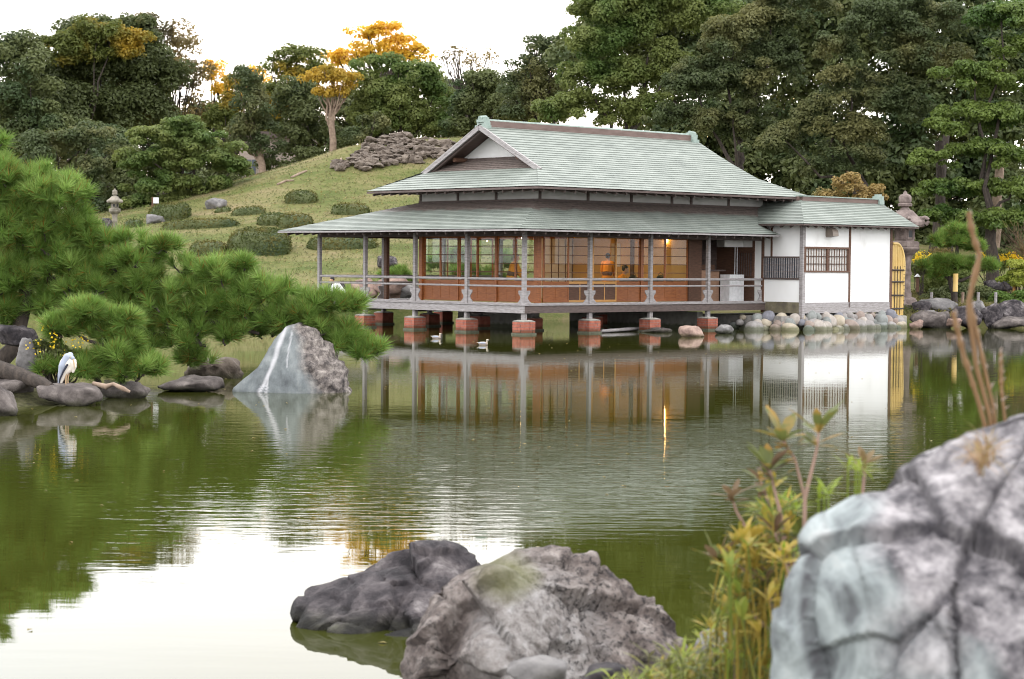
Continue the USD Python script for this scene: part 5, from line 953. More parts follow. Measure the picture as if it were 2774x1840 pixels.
# ------------------------------------------------------------------ pines
def tuft(rng, n, L_, w, spread=1.15):
    """one brush of needles pointing along z: a narrow triangle each"""
    th = spread * np.sqrt(rng.uniform(.02, 1, n)); ph = rng.uniform(0, 2 * math.pi, n)
    d = np.column_stack([np.sin(th) * np.cos(ph), np.sin(th) * np.sin(ph), np.cos(th)]); l = L_ * rng.uniform(.75, 1.1, n)[:, None]
    s = np.cross(d, unit(n, rng)); s /= np.linalg.norm(s, axis=1, keepdims=True); o = d * L_ * .04 + np.array([0, 0, -1.]) * L_ * rng.uniform(0, .55, n)[:, None]
    v = np.stack([o + s * w / 2, o - s * w / 2, o + d * l + np.array([0, 0, .12]) * l], 1).reshape(-1, 3)
    return v
def frames(D):
    x = np.cross(D, [0.3, .2, .93]); x /= np.linalg.norm(x, axis=1, keepdims=True) + 1e-9; y = np.cross(D, x); return np.stack([x, y, D], 2)
def pine_crown(ms, n_t, n_n, L_, w, rng, lowbias=.08):
    protos = [tuft(rng, n_n, L_, w) for _ in range(8)]
    vol = np.array([q[1][0] * q[1][2] for q in ms]); cnt = np.maximum(6, (n_t * vol / vol.sum()).astype(int)); V = []; cen = []; TT = []
    for (c, rad), n in zip(ms, cnt):
        e = unit(n, rng); e[:, 2] = np.where((e[:, 2] < -.25) & (rng.random(n) > lowbias), -e[:, 2], e[:, 2])
        p = np.asarray(c) + e * rad * (rng.uniform(.3, 1, (n, 1)) ** .3); D = e * .8 + [0, -.12, .5] + unit(n, rng) * .3; D /= np.linalg.norm(D, axis=1, keepdims=True)
        R = frames(D); s = rng.uniform(.8, 1.2, n)
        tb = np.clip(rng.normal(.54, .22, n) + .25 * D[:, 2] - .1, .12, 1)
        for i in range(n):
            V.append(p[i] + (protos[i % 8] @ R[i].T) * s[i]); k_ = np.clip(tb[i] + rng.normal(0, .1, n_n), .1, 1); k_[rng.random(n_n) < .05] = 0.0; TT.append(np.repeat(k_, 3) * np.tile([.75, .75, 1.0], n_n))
        cen.append((c, p))
    V = np.vstack(V); return V, np.arange(len(V)).reshape(-1, 3), cen, np.concatenate(TT)
def pine(label, masses, Y, n_t, n_n, L_, w, seed, base, boughs, tr, name='pine_tree', mat='pine_needle', group=None, dy=.9, twig=.3):
    rng = np.random.default_rng(seed); ms = []
    for q in masses:
        D = Y + (q[4] if len(q) > 4 else 0); k = mpp(D); c_ = at(q[0], q[1], D); rd = np.array([q[2] * k, min(q[2], q[3] * 1.6) * k * dy, q[3] * k])
        for e in unit(max(4, int(4 + q[2] * q[3] / 600)), rng): ms.append((c_ + e * rd * rng.uniform(.3, .85), np.array([.46, .46, .36]) * rd.mean() * rng.uniform(.8, 1.2) + .06))
    V, F_, cen, TN = pine_crown(ms, n_t, n_n, L_, w, rng)
    t = thing(name, label, 'pine tree', base, 0, group); b = np.asarray(base, float)
    for i, pl in enumerate(boughs):
        pts = np.array([at(*q[:2], Y + (q[2] if len(q) > 2 else 0)) if not isinstance(q, np.ndarray) else q for q in pl])
        tt = np.linspace(0, 1, len(pts)); s = np.linspace(0, 1, 14); P = np.column_stack([np.interp(s, tt, pts[:, j]) for j in range(3)]) + rng.normal(0, .02, (14, 3))
        put('trunk' if i == 0 else 'bough', MB().tube(P - b, np.linspace(tr, tr * .45, 14) if i == 0 else np.linspace(tr * .5, tr * .16, 14), 8), 'bark', t, smooth=60)
    mb = MB()
    for c, p in cen:
        for q in p[rng.random(len(p)) < twig * .5]: limb(mb, np.asarray(c) - b + [0, 0, -.1], q - b, .018, .008, rng, 4)
    if n_t > 400: put('twigs', mb, 'bark', t, kind='stuff')
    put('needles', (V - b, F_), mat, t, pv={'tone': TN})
    return t
g0 = at(20, 880, 36.4); g0[2] = gz(g0[0], g0[1])
UPM = [(20, 420, 105, 66), (120, 450, 95, 60), (20, 500, 100, 60), (150, 510, 80, 45), (-20, 360, 60, 50), (195, 530, 50, 30), (60, 560, 130, 40), (-30, 430, 70, 100)]
MIDM = [(60, 640, 110, 50), (-10, 650, 70, 90), (150, 610, 90, 40), (200, 660, 100, 45), (300, 610, 100, 45), (350, 570, 60, 26), (330, 660, 90, 40), (400, 690, 90, 45), (450, 640, 70, 40), (520, 640, 60, 32), (560, 615, 30, 20), (600, 680, 70, 34), (540, 720, 70, 30), (570, 755, 46, 24), (650, 690, 60, 30), (710, 720, 60, 34), (760, 700, 46, 22), (745, 760, 50, 28), (790, 780, 50, 34), (835, 815, 34, 28), (690, 745, 40, 24), (430, 790, 56, 28), (390, 740, 80, 34), (450, 750, 60, 30), (0, 740, 60, 60), (815, 700, 24, 22), (250, 560, 60, 30), (270, 700, 80, 30), (100, 700, 90, 40), (180, 590, 60, 26), (500, 690, 60, 30), (860, 810, 20, 22), (340, 745, 60, 32), (520, 780, 50, 26), (480, 720, 60, 30), (330, 790, 46, 24), (640, 730, 60, 26)]
DRK = [(450, 825, 50, 30, .3), (610, 770, 40, 18, .5), (720, 790, 40, 26, .6)]
PY = 36.6
pine('large spreading black pine whose boughs reach over the water at the left', UPM + MIDM + DRK, PY, 2500, 72, .25, .014, 7, g0,
     [[(-40, 880), (40, 790), (60, 650), (40, 480), (-10, 360)], [(50, 700), (180, 690), (330, 720), (450, 700), (600, 720), (740, 740), (840, 800)], [(60, 650), (220, 640), (400, 660), (560, 690)], [(40, 560), (120, 500), (190, 530)], [(180, 690), (300, 770), (420, 770), (480, 800)], [(-10, 870), (80, 870, -.6), (130, 890, -1)], [(330, 720), (480, 740), (600, 770)]], .17)
g1 = at(230, 898, 33.0); g1[2] = max(.02, gz(g1[0], g1[1]))
pine('low young pine growing at the water edge around the heron', [(200, 730, 90, 28), (150, 760, 70, 26), (260, 780, 50, 26), (280, 740, 36, 20), (205, 845, 40, 26), (170, 855, 60, 24), (270, 830, 46, 34), (300, 870, 50, 28), (350, 845, 40, 26), (120, 850, 34, 20), (300, 800, 36, 22)], 33.3, 560, 70, .22, .0135, 9, g1,
     [[(225, 900), (228, 840), (240, 780), (210, 740)], [(228, 850), (280, 850), (340, 850)], [(230, 850), (170, 860), (130, 855)], [(236, 800), (170, 770), (130, 760)]], .06, dy=1.0)
mb = MB(); P = [at(-30, 845, 32.4), at(40, 865, 32.2), at(100, 886, 32.0), at(118, 895, 31.9)]; b = np.array(P[1]); mb.tube(np.array(P) - b, [.15, .13, .1, .07], 10)
whole('pine_root', mb, 'bark', 'brown trunk lying along the left bank behind the heron rock', 'log', smooth=60, loc=b)
mb = MB(); P = [at(215, 885, 31.6), at(245, 893, 31.5), at(262, 887, 31.5), at(285, 898, 31.4), at(300, 905, 31.4)]; b = np.array(P[1]); mb.tube(np.array(P) - b, [.03, .045, .03, .04, .02], 8)
whole('driftwood', mb, 'bark_pale', 'pale crooked driftwood at the foot of the low pine', 'driftwood', smooth=60, loc=b)
t, ms, r_, b = bush('leafy_plant', 'dark leafy plant with yellow flowers between the pointed stone and the low pine', [(130, 820, 40, 24), (90, 800, 30, 20), (170, 830, 36, 20), (110, 845, 30, 20)], 33.4, 'leaf_dark', 0.08, 1.3, 90); flowers(t, b, [at(r_.uniform(90, 125), r_.uniform(770, 800), 33) for _ in range(10)] + [at(r_.uniform(175, 210), r_.uniform(795, 808), 33) for _ in range(6)], 3, .04)
# small pine and shrubs on the shore behind the veranda
for i, (lb, ms, bx) in enumerate([('small cloud pruned pine on the far shore behind the inner veranda post', [(920, 630, 30, 10), (945, 640, 34, 12), (895, 640, 24, 8), (930, 665, 34, 14)], (925, 690)), ('yellowish dwarf pine behind the left veranda rail', [(820, 672, 26, 14), (800, 682, 20, 10), (850, 664, 16, 8)], (815, 695)), ('low spreading pine at the far shore seen through the glazed room', [(1040, 590, 50, 14), (1090, 600, 50, 18), (1150, 600, 40, 20), (1000, 610, 40, 16), (1060, 630, 60, 20), (1140, 640, 50, 20)], (1080, 660))]):
    Y = 83.5; b = at(bx[0], bx[1], Y); b[2] = gz(b[0], b[1])
    pine(lb, ms, Y, 90 if i < 2 else 260, 60, .3, .02, 20 + i, b, [[bx, (bx[0] - 4, bx[1] - 20), (ms[0][0], ms[0][1])]], .07, dy=1, twig=.1)
b = at(2205, 735, 79.5); b[2] = gz(b[0], b[1])
pine('cloud pruned pine with two rounded pads on the right bank', [(2210, 548, 46, 20), (2170, 560, 24, 10), (2250, 575, 26, 12), (2205, 560, 56, 12), (2160, 610, 36, 14), (2200, 615, 50, 18), (2250, 615, 44, 16), (2185, 630, 40, 12), (2280, 620, 24, 12)], 79.5, 520, 60, .3, .02, 30, b, [[(2212, 735), (2205, 700), (2200, 660), (2190, 640), (2208, 600), (2210, 555)], [(2200, 650), (2170, 625), (2150, 612)], [(2202, 650), (2240, 640), (2270, 622)]], .15, dy=1.1, twig=.2)
b = at(2205, 700, 79.0); b[2] = gz(b[0], b[1]); h = at(2205, 632, 79.0)[2] - b[2]
sp_ = thing('prop_post', 'bamboo capped prop post supporting the pruned pine', 'post', b); put('post', MB().tube([(0, 0, -.1), (0, 0, h - .7)], .085, 10), 'bark', sp_, smooth=50); put('bamboo_sleeve', MB().tube([(0, 0, h - .7), (0, 0, h)], .10, 10), 'bamboo', sp_, smooth=50)

r_ = np.random.default_rng(77); n = 4500; q = np.column_stack([r_.uniform(-24, 10, n), r_.uniform(85, 116, n)]); z = ground(q[:, 0], q[:, 1]); ok = z > .3
P = np.column_stack([q, z + .03])[ok]; v, f = leaf_quads(P, unit(len(P), r_) * .5 + [0, 0, 1], .10, r_, .7)
whole('fallen_leaves', (v, f), 'leaf_tan', 'fallen tan leaves scattered over the grassy knoll', 'fallen leaves', kind='stuff')
n = 26000; q = np.column_stack([r_.uniform(-24, 10, n), r_.uniform(84, 117, n)]); z = ground(q[:, 0], q[:, 1]); ok = (z > .3) & (meshkit.fbm(np.column_stack([q * .25, q[:, 0] * 0]), 3, 6) + r_.normal(0, .12, n) > .0)
P = np.column_stack([q, z + .04])[ok]; v, f = leaf_quads(P, unit(len(P), r_) + [0, -.5, .6], .13, r_, .3)
whole('grass_tufts', (v, f), 'grass_lawn', 'longer green grass tufts in patches on the knoll', 'grass', kind='stuff')

n = 260; q = np.column_stack([r_.uniform(-9, 8, n), r_.uniform(11, 60, n)]); ok = ground(q[:, 0], q[:, 1]) < -.05
P = np.column_stack([q, np.full(n, .006)])[ok]; v, f = leaf_quads(P, unit(len(P), r_) * .08 + [0, 0, 1], .055, r_, .6)
whole('floating_leaves', (v, f), 'leaf_tan', 'small fallen leaves floating on the pond', 'floating leaves', kind='stuff')
# ------------------------------------------------------------------ house, sign, pole
hb = at(610, 400, 131); hz = gz(hb[0], hb[1]) - .2; hs = thing('house', 'plain beige building showing between the trunks behind the knoll', 'building', (hb[0], hb[1], hz))
put('wall', MB().box(-1.6, 2.6, 0, 6, 0, 6.0), 'house_wall', hs); put('roof', MB().poly([(-1.9, 6.0), (2.9, 6.0), (2.5, 6.4), (-1.5, 6.4)], 6.6, (0, 3, 0)), 'wood_dark', hs); put('ledge', MB().box(-1.65, 2.65, -.06, -.002, 2.1, 2.2), 'wood_dark', hs)
q = at(580, 385, 131) - np.array([hb[0], hb[1], hz]); w = put('window', MB().box(q[0] - .35, q[0] + .35, -.05, -.001, q[2] - .5, q[2] + .5), 'house_wall', hs); put('pane', MB().box(q[0] - .3, q[0] - .02, -.06, -.051, q[2] - .45, q[2] + .45).box(q[0] + .02, q[0] + .3, -.06, -.051, q[2] - .45, q[2] + .45), 'house_glass', w)
b = at(352, 490, 104); b[2] = gz(b[0], b[1]); h = at(352, 455, 104)[2] - b[2]
s_ = thing('sign_post', 'thin post with a small white sign board under the layered tree', 'sign', b); put('post', MB().box(-.04, .04, -.04, .04, -.1, h), 'wood_brown', s_); put('board', MB().box(-.02, .32, -.03, .0, h - .32, h - .02), 'white_board', s_)
a, e_ = wat(1388, 769), wat(1484, 764); a[2] = .06; e_[2] = .10
whole('floating_pole', MB().tube(np.array([(a + (e_ - a) * q - a) for q in np.linspace(0, 1, 6)]), [.05, .06, .055, .06, .05, .04], 8), 'wood_grey', 'grey wooden pole floating under the deck between two piers', 'pole', smooth=50, loc=a)
for lb, pl in (('thin root running down the slope left of the outcrop', [(788, 368), (782, 380), (776, 392)]), ('dry root lying on the slope below the slim tree', [(672, 412), (690, 404), (708, 396)]), ('longer dry root on the slope crest', [(640, 428), (660, 420), (678, 418)])):
    P = np.array([hit(x, y, 100, 118) for x, y in pl]); b = P[1].copy(); whole('tree_root', MB().tube(P - b + [0, 0, .04], [.06, .08, .05], 7), 'bark_pale', lb, 'root', smooth=50, loc=b)

# ------------------------------------------------------------------ birds
def blob(spheres, pairs, res=.02, it=8):
    S = [Manifold.sphere(r, 20).translate(tuple(c)) for c, r in spheres]; m = None
    for a_, b_ in pairs:
        h_ = Manifold.batch_hull([S[a_], S[b_]]); m = h_ if m is None else m + h_
    q = m.refine_to_length(res).to_mesh(); t = trimesh.Trimesh(q.vert_properties[:, :3], q.tri_verts, process=True); trimesh.smoothing.filter_taubin(t, .5, .53, it); return np.array(t.vertices), np.array(t.faces)
hp = at(155, 896, wat(142, 938)[1] + .30); S_ = 0.165 * 4.0
def heron():
    k = mpp(hp[1]); f = lambda x, z, y=0.: ((x - 155) * k, y, (896 - z) * k)          # metres from the feet, facing right
    o = thing('heron', 'grey heron hunched on one rock with its neck drawn in', 'heron', hp)
    body = blob([(f(158, 826, .0), .075), (f(152, 840), .10), (f(148, 855), .085), (f(143, 872), .05), (f(138, 888), .02), (f(165, 834, -.01), .06), (f(170, 838, -.02), .055), (f(166, 848), .055)], [(0, 1), (1, 2), (2, 3), (3, 4), (0, 5), (5, 6), (6, 7), (7, 2)], .015)
    put('body', body, 'feather_white', o, smooth=True)
    for s in (-1, 1):
        w = blob([(f(156, 824, s * .035), .06), (f(146, 845, s * .055), .062), (f(140, 868, s * .05), .035), (f(136, 886, s * .03), .012)], [(0, 1), (1, 2), (2, 3)], .015); put('wing', w, 'feather_grey', o, smooth=True)
        w = blob([(f(158, 842, s * .09), .018), (f(150, 856, s * .10), .016), (f(141, 874, s * .075), .012), (f(137, 890, s * .035), .006)], [(0, 1), (1, 2), (2, 3)], .012); put('flight_feathers', w, 'feather_black', o, smooth=True)
    hd = blob([(f(160, 823, -.02), .058), (f(168, 827, -.03), .04), (f(162, 820, -.0), .05)], [(0, 1), (0, 2)], .012); h_ = put('head', hd, 'feather_grey', o, smooth=True)
    put('crest', blob([(f(154, 820, -.062), .018), (f(150, 824, -.066), .012), (f(147, 830, -.06), .006)], [(0, 1), (1, 2)], .01), 'feather_black', h_, smooth=True)
    put('eye', blob([(f(164, 824, -.072), .007), (f(165, 824, -.072), .007)], [(0, 1)], .006), 'petal_yellow', h_)
    put('bill', MB().tube([f(170, 828, -.05), f(174, 842, -.08), f(175, 852, -.085)], [.014, .009, .002], 8), 'leg_yellow', h_, smooth=50)
    br = blob([(f(170, 834, -.02), .05), (f(172, 846, -.03), .04), (f(169, 858, -.02), .02)], [(0, 1), (1, 2)], .012); put('breast', br, 'feather_white', o, smooth=True)
    for s, dx in ((-.03, 0), (.03, 3)):
        put('leg', MB().tube([f(154 + dx, 862, s), f(152.5 + dx, 880, s), f(154 + dx, 896, s)], [.018, .011, .010], 8), 'leg_yellow', o, smooth=50)
        ft = MB()
        for a_ in (-.7, 0, .7, math.pi): ft.tube([f(154 + dx, 896, s), np.array(f(154 + dx, 896.3, s)) + [.055 * math.cos(a_), .055 * math.sin(a_), -.004]], [.008, .004], 6)
        put('foot', ft, 'leg_yellow', o)
heron()
def duck(label, x, y):
    p = wat(x, y); o = thing('duck', label, 'duck', p, 0, None); UsdGeom.Xformable(o).AddScaleOp().Set(Gf.Vec3f(.68))
    put('body', blob([((-.20, 0, .09), .02), ((-.12, 0, .06), .075), ((.0, 0, .05), .095), ((.11, 0, .055), .075)], [(0, 1), (1, 2), (2, 3)], .02), 'duck_body', o, smooth=True)
    for s in (-1, 1): put('wing', blob([((.06, s * .065, .085), .035), ((-.08, s * .06, .09), .04), ((-.2, s * .02, .11), .01)], [(0, 1), (1, 2)], .015), 'feather_grey', o, smooth=True)
    put('tail', blob([((-.17, 0, .085), .03), ((-.27, 0, .115), .008)], [(0, 1)], .015), 'duck_pale', o, smooth=True)
    put('neck', blob([((.11, 0, .06), .05), ((.145, 0, .14), .036), ((.15, 0, .18), .034)], [(0, 1), (1, 2)], .012), 'duck_pale', o, smooth=True)
    h_ = put('head', blob([((.15, 0, .205), .045), ((.175, 0, .205), .04)], [(0, 1)], .012), 'duck_pale', o, smooth=True)
    put('bill', blob([((.205, 0, .195), .02), ((.26, 0, .183), .012)], [(0, 1)], .01), 'feather_black', h_, smooth=True); put('eye', blob([((.18, -.041, .212), .007), ((.182, -.041, .212), .007)], [(0, 1)], .006), 'black_thing', h_)
duck('farther pale headed duck swimming right before the brick piers', 1008, 782); duck('nearer pale headed duck swimming right in front of the corner pier', 1116, 797)

# ------------------------------------------------------------------ people
def hull(a, ra, b, rb): return Manifold.batch_hull([Manifold.sphere(ra, 16).translate(tuple(a)), Manifold.sphere(rb, 16).translate(tuple(b))])
def body_of(bones, res, it=6):
    m = None
    for a, ra, b, rb in bones:
        h_ = hull(a, ra, b, rb); m = h_ if m is None else m + h_
    q = m.refine_to_length(res).to_mesh(); t = trimesh.Trimesh(q.vert_properties[:, :3], q.tri_verts, process=True); trimesh.smoothing.filter_taubin(t, .5, .53, it); return np.array(t.vertices), np.array(t.faces)
def person(label, loc, face, pose='stand', robe=True, height=1.6, lean=.0, group=None, top='robe', low='robe'):
    """built facing +x and turned by face degrees"""
    s = height / 1.6; o = thing('person', label, 'person', loc, face, group); V_ = lambda *p: np.array(p, float) * s
    if pose == 'stand': hipz, kneez = .82, .44; hip = V_(0, 0, hipz)
    elif pose == 'kneel': hip = V_(-.1, 0, .24)
    else: hip = V_(-.12, 0, .45)
    d = np.array([math.sin(lean), 0, math.cos(lean)]); chest = hip + d * .40 * s; neck = hip + d * .56 * s; hc = neck + (d * .6 + np.array([.35 * math.sin(lean), 0, .4])) * .17 * s
    hv = np.array([math.cos(lean * .8), 0, -math.sin(lean * .8) - .25]); hv /= np.linalg.norm(hv)
    bones = [(hip, .13 * s, chest, .145 * s), (chest, .13 * s, neck, .06 * s), (neck, .052 * s, hc, .06 * s), (hc, .086 * s, hc + hv * .02 * s - V_(0, 0, .05), .07 * s), (hc + hv * .085 * s - V_(0, 0, .015), .014 * s, hc + hv * .06 * s + V_(0, 0, .02), .012 * s)]
    for y in (-1, 1): bones.append((hc + V_(0, y * .083, -.01), .016 * s, hc + V_(-.005, y * .088, .012), .014 * s))
    cloth = [(hip, .17 * s, chest, .17 * s), (chest, .16 * s, neck - d * .04 * s, .085 * s)]; skirt = []
    for y in (-1, 1):
        sh = neck - d * .07 * s + V_(0, y * .17, 0); el = sh + V_(.08 + .1 * math.sin(lean), y * .05, -.25); wr = el + V_(.20, -y * .05, -.06)
        bones += [(neck - d * .05 * s, .05 * s, sh, .055 * s), (sh, .05 * s, el, .04 * s), (el, .04 * s, wr, .028 * s)]
        pc = wr + V_(.06, 0, -.01); bones.append((wr, .024 * s, pc, .026 * s))
        for q in range(4): a_ = pc + V_(.02, (q - 1.5) * .017, 0); bones.append((a_, .009 * s, a_ + V_(.055 + .01 * (q in (1, 2)), 0, -.03), .007 * s))
        bones.append((wr + V_(.02, -y * .02, 0), .010 * s, wr + V_(.065, -y * .05, -.01), .008 * s))
        cloth += [(neck - d * .06 * s, .075 * s, sh, .075 * s), (sh, .075 * s, el, .075 * s), (el, .075 * s, el + (wr - el) * .75, .075 * s), (el + V_(0, 0, -.06), .05 * s, el + (wr - el) * .75 + V_(0, 0, -.14), .04 * s)]
        if pose == 'stand': kn, an, toe = V_(.03, y * .09, .44), V_(0, y * .09, .07), V_(.16, y * .10, .03)
        elif pose == 'kneel': kn, an, toe = V_(.34, y * .11, .09), V_(-.1, y * .10, .06), V_(-.22, y * .1, .05)
        else: kn, an, toe = V_(.28, y * .14, .48), V_(.05, y * .13, .07), V_(.2, y * .14, .03)
        hj = hip + V_(0, y * .08, -.03); bones += [(hj, .085 * s, kn, .055 * s), (kn, .055 * s, an, .035 * s), (an, .035 * s, toe, .026 * s)]
        skirt += [(hj, .125 * s, kn, .12 * s if pose == 'stand' else .09 * s), (kn, .12 * s if pose == 'stand' else .08 * s, an + V_(0, 0, .05), .12 * s if pose == 'stand' else .06 * s)]
    if pose == 'stand' and robe: skirt.append((hip, .15 * s, V_(.01, 0, .16), .15 * s))
    put('body', body_of(bones, .03 * s), 'skin', o, smooth=True)
    put('robe' if robe else 'jacket', body_of(cloth + (skirt if robe else []), .045 * s), top, o, smooth=True)
    if not robe: put('trousers', body_of(skirt, .045 * s), low, o, smooth=True)
    else: put('sash', body_of([(hip + d * .08 * s, .178 * s, hip + d * .14 * s, .178 * s)], .04), 'wood_brown', o, smooth=True)
    put('hair', body_of([(hc - hv * .02 * s + V_(0, 0, .025), .092 * s, hc - hv * .045 * s + V_(0, 0, -.01), .085 * s), (hc - hv * .07 * s + V_(0, 0, .0), .05 * s, hc - hv * .09 * s + V_(0, 0, .03), .045 * s)], .025 * s), 'hair', o, smooth=True)
    for y in (-1, 1): put('eye', blob([(hc + hv * .078 * s + V_(0, y * .032, .01), .010 * s), (hc + hv * .08 * s + V_(0, y * .032, .01), .009 * s)], [(0, 1)], .006, 1), 'black_thing', o)
def room_at(px, plane, val):      # floor spot behind a photograph column
    d = ray(px, 640); n = VX if plane == 'v' else UX; t = (val - (CAM - P0) @ n) / (d @ n); p = CAM + d * t; return np.array([p[0], p[1], FLZ + .002])
person('person in an orange robe bowing behind the glazed gable side', room_at(1180, 'v', 3.0), 12, 'stand', lean=.28, height=1.58)
person('person in a yellow robe seen from behind in the middle of the room', room_at(1402, 'v', 3.2), 75, 'stand', lean=.1, height=1.62)
person('person kneeling in an orange robe beside a dark table', room_at(1436, 'v', 2.4) , -10, 'kneel', lean=.3, height=1.9)
person('person in an orange robe standing at the right end of the room', room_at(1551, 'v', 2.4), 150, 'stand', lean=.2, height=1.55)
b = at(785, 690, 81.6); b[2] = gz(b[0], b[1]) + .0
person('gardener in navy and white crouching on the far shore behind the rail', (b[0], b[1], max(b[2], .55)), 200, 'crouch', robe=False, height=1.6, lean=.7, top='white_cloth', low='navy')
for lb, px, v_, w in (('low black table beside the kneeling person', 1462, 1.9, .9), ('black lacquer table in front of the right hand person', 1525, 1.8, .8)):
    p = room_at(px, 'v', v_); o = thing('low_table', lb, 'table', p, RZ); put('top', MB().box(-w / 2, w / 2, -.25, .25, .66, .72), 'black_thing', o)
    for x in (-1, 1):
        for y in (-1, 1): put('leg', MB().box(x * (w / 2 - .05) - .025, x * (w / 2 - .05) + .025, y * .2 - .025, y * .2 + .025, 0, .66), 'black_thing', o)
    put('cloth', MB().box(-w / 2 + .01, w / 2 - .01, -.256, -.251, .3, .66), 'navy', o)
    k_ = thing('tea_kettle', lb.replace('low black table', 'dark kettle on the table').replace('black lacquer table', 'dark iron kettle on the table'), 'kettle', p + [0, 0, .721], RZ); put('body', MB().lathe([(0, 0), (.1, .0), (.15, .06), (.15, .12), (.09, .18), (0, .2)], 16), 'black_thing', k_, smooth=40); put('handle', MB().tube([(.1 * math.cos(q), 0, .17 + .12 * math.sin(q)) for q in np.linspace(0, math.pi, 9)], .01, 6), 'black_thing', k_)

# ------------------------------------------------------------------ foreground rocks
c = at(1000, 1470, 13.0); k = mpp(12.8)
def fg(xc, yc, Y, pts): return [((x - xc) * mpp(Y), d_, (yc - y) * mpp(Y)) for x, y, d_ in pts]
c = at(1000, 1450, 12.8)
v, f = rock(fg(1000, 1450, 12.8, [(703, 1420, .15), (790, 1335, .25), (870, 1312, .2), (930, 1318, .25), (985, 1266, .3), (1042, 1270, .35), (1100, 1320, .3), (780, 1475, -.1), (900, 1480, -.3), (1000, 1490, -.5), (1200, 1450, -.1), (1250, 1400, .4), (1010, 1330, .0), (900, 1420, -.2), (700, 1500, .2), (750, 1560, .7), (1300, 1560, .9), (1000, 1340, .7), (1000, 1620, -.4)]), .0165, .05, 2.0, 61, 2)
nn = np.array(trimesh.Trimesh(v, f, process=False).vertex_normals); v, ck1 = facets(v, nn, 16, 12, .03, .22, .03, .04); v, ck2 = facets(v, nn, 140, 13, .02, .22, .014, .012)
cris = 1 - 2 * np.abs(meshkit.fbm(v * 7, 4, 44))
lump = 1 - 2 * np.abs(meshkit.noise(v * 5, 3)); fine = 1 - 2 * np.abs(meshkit.noise(v * 13, 4)); x = v[:, 0] / mpp(12.8) + 1000
ed = np.clip((900 - x) / 120, .25, 1); v = v + nn * (.05 * meshkit.fbm(v * 2.2, 4, 61) + ed * (.02 * lump + .015 * fine) + .02 * ed * cris + .008 * meshkit.noise(v * 30, 5))[:, None]
v[:, 2] = np.where(v[:, 2] > 0, v[:, 2] * .80, v[:, 2])
whole('foreground_rock', (v, f), 'rock_dark', 'dark wet looking rock half sunk in the water, left of the pitted rock', 'rock', smooth=True, loc=c)
c = at(1250, 1560, 9.6)
v, f = rock(fg(1250, 1560, 9.6, [(915, 1590, .1), (928, 1500, .1), (958, 1400, .15), (985, 1338, .2), (1060, 1292, .25), (1180, 1264, .3), (1240, 1284, .3), (1300, 1318, .3), (1385, 1312, .3), (1450, 1345, .3), (1530, 1410, .25), (1578, 1500, .2), (1590, 1600, .2), (1150, 1335, -.10), (1000, 1480, -.2), (1100, 1450, -.3), (1200, 1540, -.4), (1400, 1450, -.10), (1400, 1560, -.3), (900, 1720, .1), (1620, 1720, .2), (1250, 1750, -.45), (950, 1700, .8), (1560, 1700, .9), (1250, 1420, .8)]), .0125, .04, 2.2, 62, 2)
nn = np.array(trimesh.Trimesh(v, f, process=False).vertex_normals)
v, ck1 = facets(v, nn, 13, 9, .05, .26, .022, .03); v, ck2 = facets(v, nn, 120, 10, .012, .18, .010, .008)
x, z = v[:, 0] / mpp(9.6) + 1250, 1560 - v[:, 2] / mpp(9.6)
pb = meshkit.fbm(v * 3.0, 4, 5); pit = np.clip(.25 + ck1 * .5 + (x - 1290) / 170 + pb * 1.3, .1, 1); pit = np.maximum(pit, np.clip((1080 - x) / 140 + pb, 0, .7))
worn = np.clip(1.05 - np.hypot((x - 1225 - (z - 1400) * .12) / 110, (z - 1440) / 130) + pb * 1.2, 0, 1); moss = np.clip(.75 - np.hypot((x - 1165) / 60, (z - 1310) / 34) + pb * 1.6, 0, 1) * .6
hole = np.clip(meshkit.noise(v * 16, 3) * 1.6 - .25, 0, 1) + .6 * np.clip(meshkit.noise(v * 34, 6) * 1.6 - .3, 0, 1)
big = 1 - 2 * np.abs(meshkit.noise(v * 4.5 + 2, 8))
v = v - nn * (hole * .022 * (pit * .9 + .1) - big * .025 - .05 * meshkit.fbm(v * 1.8, 4, 62) - .016 * (1 - 2 * np.abs(meshkit.fbm(v * 8, 4, 63))) * (.4 + .6 * pit))[:, None]
v = v - [0, 0, .055]
whole('foreground_rock', (v, f), 'rock_pitted', 'large pitted grey brown rock at the bottom centre with a pale worn face', 'rock', smooth=True, loc=c, pv={'worn': worn, 'pit': pit, 'moss': moss})
for lb, x, y, w, h, Y, mt, sd in (('pale green small stone at the bottom edge before the pitted rock', 1245, 1600, 170, 80, 8.4, 'rock_grey', 63), ('dark little stone at the bottom edge beside the yellow leaf', 1400, 1600, 130, 62, 8.2, 'rock_dark', 64), ('small pale rock at the water edge right of the pitted rock', 1655, 1545, 120, 84, 9.3, 'rock_grey', 65)):
    boulder(lb, x, y, w, h, Y=Y, mat=mt, seed=sd, res=.02)
YB = 5.0; c = at(2100, 1500, YB)
PB = [(1765, 1600, .1), (1775, 1450, .08), (1800, 1330, .1), (1852, 1205, .15), (1965, 1145, .2), (2100, 1080, .25), (2180, 1030, .3), (2260, 985, .3), (2364, 925, .35), (2480, 860, .4), (2650, 870, .5), (1900, 1300, -.05), (2000, 1250, -.1), (2100, 1400, -.18), (2250, 1250, -.12), (2300, 1500, -.28), (2450, 1300, -.2), (2600, 1400, -.2), (2000, 1560, -.15), (2700, 1700, .2), (1760, 1800, .1), (2200, 1800, -.3), (2000, 1800, .7), (2700, 1700, .8), (2300, 1120, .8)]
v, f = rock(fg(2100, 1500, YB, PB), .0095, .03, 2.6, 66, 3)
nn = np.array(trimesh.Trimesh(v, f, process=False).vertex_normals)
